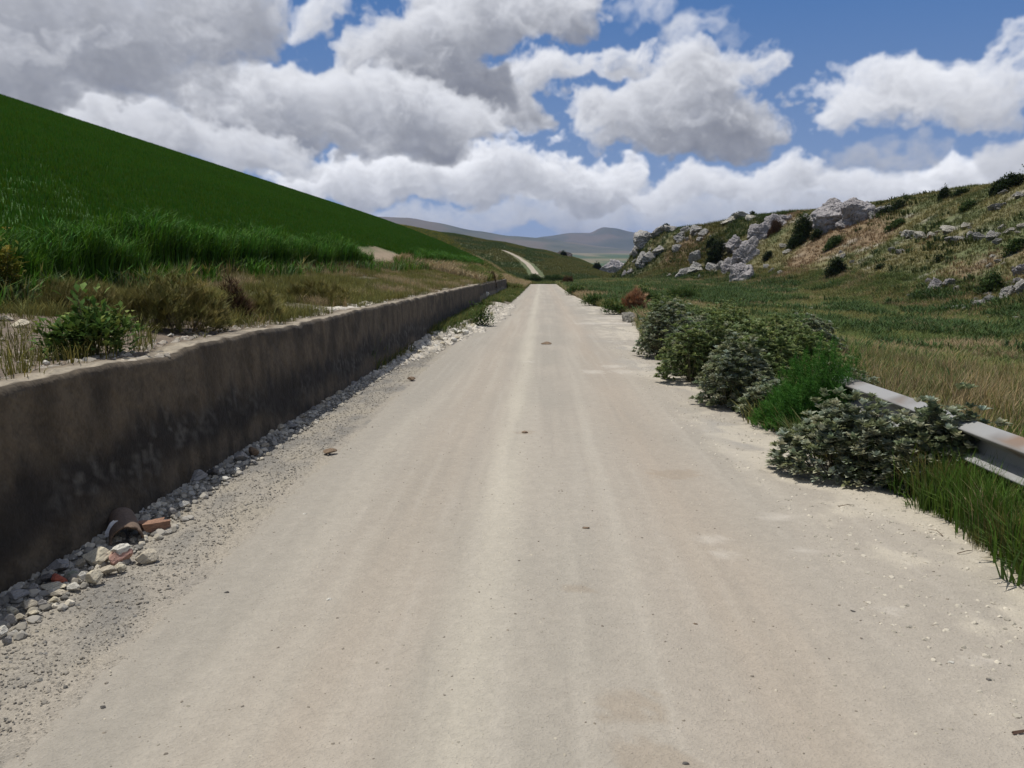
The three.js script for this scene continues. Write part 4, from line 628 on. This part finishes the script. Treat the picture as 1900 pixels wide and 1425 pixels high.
outcrop('big grey crag standing up on the skyline', A2, [[1556, 420, 76, 50], [1520, 420, 64, 36], [1592, 414, 56, 44], [1540, 400, 48, 26], [1575, 392, 52, 26], [1606, 400, 36, 24], [1500, 418, 30, 20]]);
outcrop('low rocks right of the big skyline crag', A1, [[1632, 396, 26, 14], [1650, 392, 22, 12], [1618, 406, 24, 16]]);
outcrop('curved white ledge in the middle of the slope', A3, [[1688, 442, 28, 15], [1708, 444, 30, 11], [1726, 441, 22, 11], [1678, 438, 18, 10]]);
outcrop('two bright white slabs high on the right slope', A3, [[1766, 431, 34, 11], [1792, 424, 28, 12]]);
outcrop('jagged row of pale rocks below the two white slabs', A1, [[1772, 451, 34, 11], [1796, 447, 24, 14], [1818, 446, 26, 15], [1838, 446, 26, 17], [1850, 454, 16, 12]]);
outcrop('grey lilac boulder in the brown grass', A2, [[1736, 540, 38, 30], [1760, 534, 30, 16]], 'boulder_pair');
outcrop('small cream rock right of the grey lilac boulder', A3, [[1776, 542, 14, 10]], 'boulder');
outcrop('long pale ledge climbing to the right picture edge', A1, [[1768, 578, 40, 10], [1810, 572, 36, 18], [1836, 566, 40, 22], [1868, 556, 48, 30], [1896, 548, 44, 30], [1795, 578, 24, 8]]);
outcrop('grey rock at the right picture edge above the long ledge', A2, [[1896, 512, 32, 28], [1888, 528, 22, 14]]);
outcrop('little white rock alone in the meadow below the brown grass', A3, [[1686, 553, 10, 8]], 'boulder');
outcrop('low pale rock at the hill foot, centre of the meadow edge', A3, [[1474, 541, 24, 7]], 'boulder');
outcrop('white rocks low in the meadow at the right edge', A3, [[1884, 597, 28, 11], [1832, 594, 10, 6]]);
outcrop('pale scattered stones right of the rock spur', A1, [[1420, 500, 14, 10], [1434, 505, 16, 9], [1448, 508, 14, 7], [1397, 478, 10, 9]]);
outcrop('white stones on the slope under the dark green bush', A3, [[1452, 462, 18, 10], [1468, 458, 12, 8], [1462, 470, 16, 8]]);
outcrop('pale flat rocks in the middle of the slope', A1, [[1655, 468, 16, 8], [1670, 472, 18, 9]]);
outcrop('pinkish ledge near the right picture edge, high up', A3, [[1874, 433, 30, 10], [1894, 426, 20, 10], [1860, 425, 14, 8]]);
outcrop('pale rocks at the top right below the skyline bush', A1, [[1862, 360, 24, 8], [1890, 368, 26, 14], [1850, 390, 30, 10]]);
outcrop('small rocks near the right picture edge in green scrub', A3, [[1836, 497, 12, 8], [1850, 488, 12, 8], [1862, 492, 10, 8], [1842, 478, 12, 6]]);
outcrop('small pale rocks near the foot of the slope', A1, [[1566, 478, 12, 8], [1580, 490, 10, 8], [1560, 470, 9, 6]]);
outcrop('dark far rock with scrub on the next hill', stoneMat([0.16, 0.14, 0.13]), [[1050, 470, 18, 11], [1038, 471, 12, 7]]);
outcrop('white boulder bulging from the gravel below the rusty dead shrub', A3, [[1164, 597, 30, 20], [1180, 593, 22, 14]], 'boulder_pair');
for (const [label, ...px] of [
  ['dark round bush in the hollow left of the rock spur', 1324, 500, 40, 40, 'scrub', 301], ['small dark bush above the round bush by the spur', 1318, 462, 16, 18, 'scrub', 302], ['tall dark green bush left of the big skyline crag', 1486, 452, 36, 48, 'scrubgreen', 303], ['dark green bush under the tall bush by the crag', 1474, 462, 36, 20, 'scrub', 304], ['dark bush right of the tall bush below the crag', 1514, 446, 18, 16, 'scrub', 305],
  ['isolated black green bush on the brown slope', 1550, 516, 38, 30, 'scrub', 306], ['lone round bush on the skyline right of the crag', 1749, 372, 18, 20, 'scrub', 307], ['wide dark bush on the skyline at the right picture edge', 1868, 356, 56, 24, 'scrub', 308], ['low bush on the skyline between the two dark ones', 1782, 364, 24, 9, 'scrub', 309], ['green bush beside the long pale ledge', 1838, 548, 46, 32, 'scrubgreen', 310],
  ['low dark bush on the skyline right of the crag rocks', 1664, 392, 26, 14, 'scrub', 311], ['small dark shrub on top of the nose crag', 1234, 424, 18, 10, 'scrub', 312], ['dark shrub on the skyline left of pale rocks', 1362, 404, 18, 12, 'scrub', 313], ['little dark shrub on the skyline right of pale rocks', 1396, 400, 10, 10, 'scrub', 314], ['purplish dark bush among the pinkish rocks', 1436, 436, 26, 22, 'brown', 315],
  ['small brown bush right of the rock spur', 1424, 484, 16, 14, 'scrub', 316], ['low green bush in the middle of the upper slope', 1545, 462, 34, 14, 'scrubgreen', 317], ['dark patch of scrub high on the middle slope', 1640, 398, 20, 9, 'scrub', 318], ['scrub bush high on the right slope', 1792, 392, 30, 12, 'scrubgreen', 319], ['scrub bush in the slope above the curved ledge', 1660, 426, 36, 10, 'scrubgreen', 320],
  ['green scrub at the right edge under the jagged rocks', 1884, 470, 40, 18, 'scrubgreen', 321], ['dark bush left of the separate rounded boulder', 1108, 502, 18, 13, 'scrub', 322], ['dark little bush on the far rock of the next hill', 1046, 460, 12, 9, 'scrub', 323], ['dark bush where the road drops out of sight, left', 992, 524, 40, 12, 'scrubgreen', 324], ['dark bush where the road drops out of sight, right', 1032, 523, 50, 10, 'scrubgreen', 325], ['purple grey bush right of the road end', 1052, 530, 24, 16, 'brown', 326], ['small scrub on the brown slope left of the lilac boulder', 1632, 500, 12, 8, 'scrub', 327], ['small dark scrub on the middle of the brown slope', 1742, 486, 14, 9, 'scrub', 328],
]) bush('hill_bush', label, 'bush', px, null, hillSpot(px[0], px[1]));

// ---------------------------------------------------------------- wheat, grasses, gravel
const wheatGeo = (() => { srand(8); const o = new Soup(); for (let i = 0; i < 11; i++) { const a = rr(0, 6.28), r = 0.11 * Math.sqrt(rnd()); const b = [Math.cos(a) * r, -0.04, Math.sin(a) * r]; o.blade(b, a, rr(0.6, 1.0), rr(0.05, 0.25), 0.017, vary([1, 1, 1], 0.3)); o.blade([b[0], rr(0.2, 0.5), b[2]], a + rr(-2, 2), rr(0.3, 0.5), rr(0.4, 0.9), 0.02, vary([1.25, 1.25, 1.25], 0.35)); } return o.build(); })();
const G1 = tuft(81, 16, 0.34, 0.09, 0.008, 0.45), G2 = tuft(82, 18, 0.3, 0.13, 0.012, 0.6), G3 = tuft(83, 14, 0.42, 0.16, 0.022, 0.7);
const crop = (k) => { const j = rr(-0.25, 0.25); return [0.04 * k * (1 + j), 0.095 * k, 0.008 * k * (1 - j)]; };
scatter('wheat', 'tall dark green wheat edge standing above the bank', wheatGeo, leafMat, 11000, 401, () => { const d = rnd() ** 1.5 * 85, a = bankFoot(d) + rnd() * 0.8 - 0.2 + 0.35 * n2(d * 0.7, 2); if (bareness(-a, d) > 0.3 || bareness(-a - 0.7, d + 3) > 0.2 || (d > 22 && d < 42 && a > 7.6 && a < 8.4)) return null; return [-a, d, rr(0.8, 1.2) * (1 + 0.3 * n2(a * 0.9, d * 0.8)) * (d < 30 ? 1 : 0.75), crop(rr(0.7, 1.7))]; });
const wheatHill = tuft(84, 24, 0.15, 0.32, 0.02, 0.3);
scatter('wheat_field', 'even dark green wheat field rising over the left hill', wheatHill, leafMat, 450000, 402, () => { const d = 2 + rnd() ** 1.25 * 170, a = bankFoot(d) + 0.6 + rnd() * (hillReach(d) * 0.95), x = -a; if (bareness(x, d) > 0.3 || d > 205) return null; const k = 0.92 + 0.22 * fbm(a * 0.05 + 0.2 * n2(d * 0.03, 8), d * 0.012, 3) + 0.1 * n2(a * 0.5, d * 0.02); return [x, d, rr(0.95, 1.05) * (1 + d / 250), crop(k * 1.4)]; });
scatter('flowering_field_edge', 'yellow flowering strip along the far edge of the green field', G3, leafMat, 9000, 403, () => { const d = rr(165, 330), x = -7 - (d - 165) * 0.25 + rr(-14, 5); return [x, d, rr(1.2, 2.2), rnd() < 0.35 ? [0.3, 0.25, 0.02] : [0.09, 0.12, 0.025]]; });
const straw = () => vary([0.32, 0.25, 0.14], 0.2), oliveC = () => vary([0.16, 0.155, 0.048], 0.25), greenC = () => vary([0.075, 0.115, 0.028], 0.25), lush = () => vary([0.09, 0.165, 0.025], 0.25);
scatter('dry_grass', 'dry olive grass and weeds on the bank above the wall', G1, dryMat, 26000, 404, () => { const d = 1.5 + rnd() ** 1.6 * 68, a = 2.9 + rnd() * (bankFoot(d) - 2.7); if (fbm(a * 0.7, d * 0.5, 3) > 0.16 || (a < 3.15 && rnd() < 0.5)) return null; if (Math.hypot((a - 4.2) * 0.8, (d - 6.3) * 0.55) < 1.3 && rnd() < 0.85) return null; const n = n2(a * 0.8 + 3, d * 0.5); return [-a, d, rr(0.5, 1.1), n + rr(-0.25, 0.25) > 0.22 ? straw() : oliveC(), rr(0.5, 0.9)]; });
scatter('field_weeds', 'mixed green and olive weeds in front of the tall wheat', G3, leafMat, 2000, 425, () => { const d = 2.5 + rnd() ** 1.5 * 60, a = bankFoot(d) + 0.3 - rnd() ** 1.4 * 1.5; if (n2(a * 0.9, d * 0.7 + 5) < -0.12) return null; const q = rnd(); return [-a, d, rr(0.5, 1.5), q < 0.3 ? vary([0.11, 0.16, 0.06], 0.3) : q < 0.4 ? oliveC() : crop(rr(1, 2))]; });
scatter('dry_stalks', 'thin tan dead stalks at the foot of the wheat', tuft(85, 9, 0.6, 0.1, 0.006, 0.3), dryMat, 2200, 405, () => { const d = 4 + rnd() ** 1.2 * 70, a = bankFoot(d) - rnd() ** 2 * 1.2; if (rnd() > sstep(5, 26, d)) return null; return [-a, d, rr(0.4, 0.85), rnd() < 0.25 ? [0.2, 0.1, 0.06] : straw()]; });
scatter('bank_grass', 'brown and green grass on the bank past the end of the wall', G3, dryMat, 14000, 406, () => { const d = rr(40, 165), a = lerp(eL(Math.min(d, 100)) + 0.2, bankFoot(d) + 0.5, rnd()) + (d > 100 ? rr(-1, 4) : 0); if (d < 66 && a < 3.1) return null; return [-a, d, rr(0.8, 1.5), n2(a * 0.5, d * 0.15) > 0.05 ? straw() : rnd() < 0.6 ? oliveC() : greenC()]; });
scatter('weeds', 'green weeds along the foot of the far wall', G2, leafMat, 9000, 407, () => { const d = 12.5 + rnd() * 85, a = lerp(eL(d) + 0.1, d < 66 ? 2.72 : 3.2, rnd()); if (d < 15 && rnd() < 0.6) return null; if (d > 15 && d < 38 && a < eL(d) + 0.55 && rnd() < 0.9) return null; if (fbm(a * 0.9, d * 0.35, 3) > 0.1) return null; return [-a, d, rr(0.4, 1.25), rnd() < 0.4 ? oliveC() : greenC()]; });
scatter('bush_undergrowth', 'mixed low weeds filling the gaps between the right bushes', G2, leafMat, 2600, 426, () => { const d = 7 + rnd() * 13, x = edgeRight(d) + 0.15 + rnd() * 2.4; return [x, d, rr(0.5, 1.5), rnd() < 0.25 ? straw() : rnd() < 0.5 ? oliveC() : greenC()]; });
scatter('meadow_grass', 'rough green and straw meadow grass right of the road', G2, leafMat, 110000, 408, () => {
  const d = 1 + rnd() ** 1.7 * 130, e = edgeRight(Math.min(d, 100)), x = e + 0.08 + rnd() ** 1.3 * (hillBase(d) + 2 - e); if (d < 6 && x < 4.4) return null; const n = fbm(x * 0.25, d * 0.14, 3), s = fbm(x * 0.14 + 7, d * 0.2 + 2, 3), y = sstep(6, 9, d) * sstep(3.4, 4.2, x) * sstep(8.5, 6, x) * sstep(17, 12, d);
  const c = s + 0.35 * y + rr(-0.14, 0.14) > 0.17 ? straw() : n + rr(-0.15, 0.15) > 0.06 ? vary([0.21, 0.205, 0.075], 0.25) : vary([0.125, 0.165, 0.05], 0.25); return [x, d, rr(0.7, 1.5) * (1 + d / 110), c, rr(0.5, 1.05)]; });
scatter('straw_grass', 'tall pale dry grass standing behind the guard rail and bushes', tuft(91, 16, 0.62, 0.16, 0.008, 0.4), dryMat, 3800, 428, () => { const d = rr(3.5, 17), x = rr(3.3, 3.6 + d * 0.42); if (n2(x * 0.7, d * 0.5 + 3) < -0.18) return null; return [x, d, rr(0.5, 1.1), rnd() < 0.6 ? straw() : rnd() < 0.6 ? oliveC() : greenC()]; });
scatter('meadow_weeds', 'dark low weeds in the meadow between road and rocky hill', tuft(86, 22, 0.34, 0.22, 0.04, 0.8), leafMat, 16000, 409, () => { const d = 5 + rnd() ** 1.5 * 120, e = edgeRight(Math.min(d, 100)), x = e + 0.35 + rnd() * (hillBase(d) - e); if (fbm(x * 0.3 + 4, d * 0.2, 3) < 0.02) return null; return [x, d, rr(0.7, 1.1) + Math.min(1.2, d / 45), vary([0.06, 0.1, 0.03], 0.3)]; });
scatter('hill_grass', 'thin brown and olive grass over the rocky hillside', G3, dryMat, 90000, 410, () => { const d = 8 + rnd() * 168, x = hillBase(d) - 3 + rnd() * 34; const n = fbm(x * 0.22, d * 0.22, 3), b = fbm(x * 0.09 + 3, d * 0.06 + 1, 3); if (n2(x * 0.9, d * 0.9) > 0.42) return null; return [x, d, rr(0.6, 1.4), b + rr(-0.1, 0.1) > 0.06 ? vary([0.29, 0.205, 0.12], 0.2) : n + rr(-0.1, 0.1) > 0.07 ? vary([0.14, 0.155, 0.058], 0.25) : vary([0.245, 0.22, 0.09], 0.2), rr(0.4, 0.9)]; });
scatter('hill_weeds', 'dark green low scrub speckled over the rocky hillside', tuft(87, 16, 0.45, 0.35, 0.09, 0.9), leafMat, 3500, 411, () => { const d = 20 + rnd() * 150, x = hillBase(d) - 1 + rnd() * 32; if (fbm(x * 0.16 + 6, d * 0.12, 3) < 0.06) return null; return [x, d, rr(0.7, 1.8), vary([0.065, 0.09, 0.03], 0.3)]; });
scatter('far_hill_grass', 'green grass on the next hill past the rise', G3, leafMat, 90000, 412, () => { const d = 112 + rnd() ** 1.3 * 240, x = rr(-50, 45); if (d < 170 && x < -4) return null; if (d > 175 && TRACK.some((p, i) => i && Math.abs(x - lerp(TRACK[i - 1].x, p.x, clamp((-d - TRACK[i - 1].z) / (p.z - TRACK[i - 1].z), 0, 1))) < 2 && -d <= TRACK[i - 1].z && -d >= p.z)) return null; return [x, d, rr(1, 2), n2(x * 0.1, d * 0.05) > 0.1 ? vary([0.12, 0.12, 0.035], 0.25) : vary([0.065, 0.095, 0.028], 0.25)]; });
scatter('crest_grass', 'low green weeds on the rise beside the road end', G2, leafMat, 5000, 413, () => { const d = rr(101, 122), x = rr(-8, 12); if (d < 104 && x > -1.6 && x < 2.2) return null; return [x, d, rr(1.2, 2.4), rnd() < 0.3 ? oliveC() : greenC()]; });
// near tall grass at the right
const T1 = tuft(88, 26, 0.5, 0.12, 0.008, 0.5), T2 = tuft(89, 16, 0.3, 0.1, 0.016, 0.8);
const lawn = (x, d) => x > edgeRight(d) + 0.06 + 0.12 * n2(d * 3, 6) && x < 5.2;
scatter('tall_grass', 'lush bright green grass on the verge below the guard rail', T1, leafMat, 1500, 414, () => { const d = rr(2.2, 6.6), x = 2.5 + rnd() ** 1.2 * 2.6; if (!lawn(x, d) || (d > 5.4 && x < 3)) return null; const e = x - edgeRight(d); return [x, d, rr(0.5, 1.0) * (0.45 + 0.7 * sstep(0, 0.7, e)), rnd() < 0.06 ? straw() : n2(x * 1.4, d * 1.4) + rr(-0.2, 0.2) > 0.2 ? oliveC() : lush()]; });
scatter('verge_weeds', 'broad leaved green weeds low in the verge grass', T2, leafMat, 1600, 415, () => { const d = rr(2.2, 7.5), x = 2.5 + rnd() * 2.4; if (!lawn(x, d)) return null; return [x, d, rr(0.4, 1), rnd() < 0.5 ? greenC() : lush()]; });
scatter('rail_weeds', 'tall mixed weeds growing against the guard rail', T1, leafMat, 420, 427, () => { const d = rr(2.6, 6.2), x = rr(2.62, 2.98); if (!lawn(x, d)) return null; return [x, d, rr(0.6, 1.05), rnd() < 0.1 ? straw() : rnd() < 0.25 ? oliveC() : lush()]; });
// loose gravel and crumbs
const chipGeo = rockGeo(140, 2, { planes: 8, near: 0.55, rough: 0.1, crease: 0.4 }), chipMat = std({});
const chip = (base, s) => { const k = rr(1 - s, 1 + s); return [base[0] * k, base[1] * k, base[2] * k]; };
scatter('gravel', 'loose grey gravel on the shoulder along the wall', chipGeo, chipMat, 16000, 416, () => { const d = 1.6 + rnd() ** 1.5 * 16, x = -2.72 + rnd() * 0.9; if (x > slab(d) + 0.03) return null; const k = rnd() ** 4; return [x, d, 0.003 + 0.008 * k, chip(rnd() < 0.15 ? [0.19, 0.18, 0.16] : [0.31, 0.28, 0.23], 0.2), 0.7, fall(d) - 0.008]; });
scatter('rubble', 'small broken stones in the dirt at the wall foot', chipGeo, chipMat, 4200, 417, () => { const d = 1.6 + rnd() ** 1.2 * 13, x = -2.68 + rnd() ** 2.2 * (d < 5 ? 0.4 : 0.3); return [x, d, 0.006 + 0.03 * rnd() ** 2.5, chip(rnd() < 0.35 ? [0.45, 0.41, 0.33] : [0.3, 0.28, 0.24], 0.4), 0.75, fall(d)]; });
scatter('pale_gravel', 'white limestone chips along the right road edge', chipGeo, chipMat, 14000, 418, () => { const d = 1.8 + rnd() ** 1.5 * 40, e = edgeRight(d), x = e + 0.2 - rnd() ** 1.6 * 1.1; return [x, d, 0.003 + 0.014 * rnd() ** 5, chip([0.46, 0.42, 0.34], 0.3), 0.7, Math.max(roadY(x, d), land(x, -d))]; });
scatter('road_grit', 'fine grit scattered over the dusty road', chipGeo, chipMat, 13000, 419, () => { const d = 1.6 + rnd() ** 1.4 * 22, x = -1.9 + rnd() * 4.4; return [x, d, 0.0022 + 0.006 * rnd() ** 7, chip(rnd() < 0.35 ? [0.22, 0.19, 0.15] : [0.42, 0.38, 0.3], 0.3), 0.7, roadY(x, d)]; });
scatter('wall_crumbs', 'pale crumbs and stones along the wall top', chipGeo, chipMat, 8000, 420, () => { const d = 1.2 + rnd() ** 1.3 * 34, x = -2.74 - (rnd() < 0.25 && d < 12 ? rnd() * 1.9 : rnd() * 0.42); return [x, d, 0.005 + 0.034 * rnd() ** 3.5, chip([0.36, 0.32, 0.26], 0.35), 0.7, x > -2.95 ? fall(d) + 0.985 + 0.028 * n2(d * 1.3, 51) : undefined]; });
scatter('white_rubble', 'loose white rubble strip at the left road edge by the weeds', chipGeo, chipMat, 6500, 421, () => { const d = 12 + rnd() * 26, x = -edgeLeft(d) + rr(-0.65, 0.45) * (0.4 + 0.6 * rnd()); return [x, d, 0.012 + 0.07 * rnd() ** 4, chip([0.48, 0.44, 0.37], 0.3), 0.7]; });
renderer.render(scene, camera);
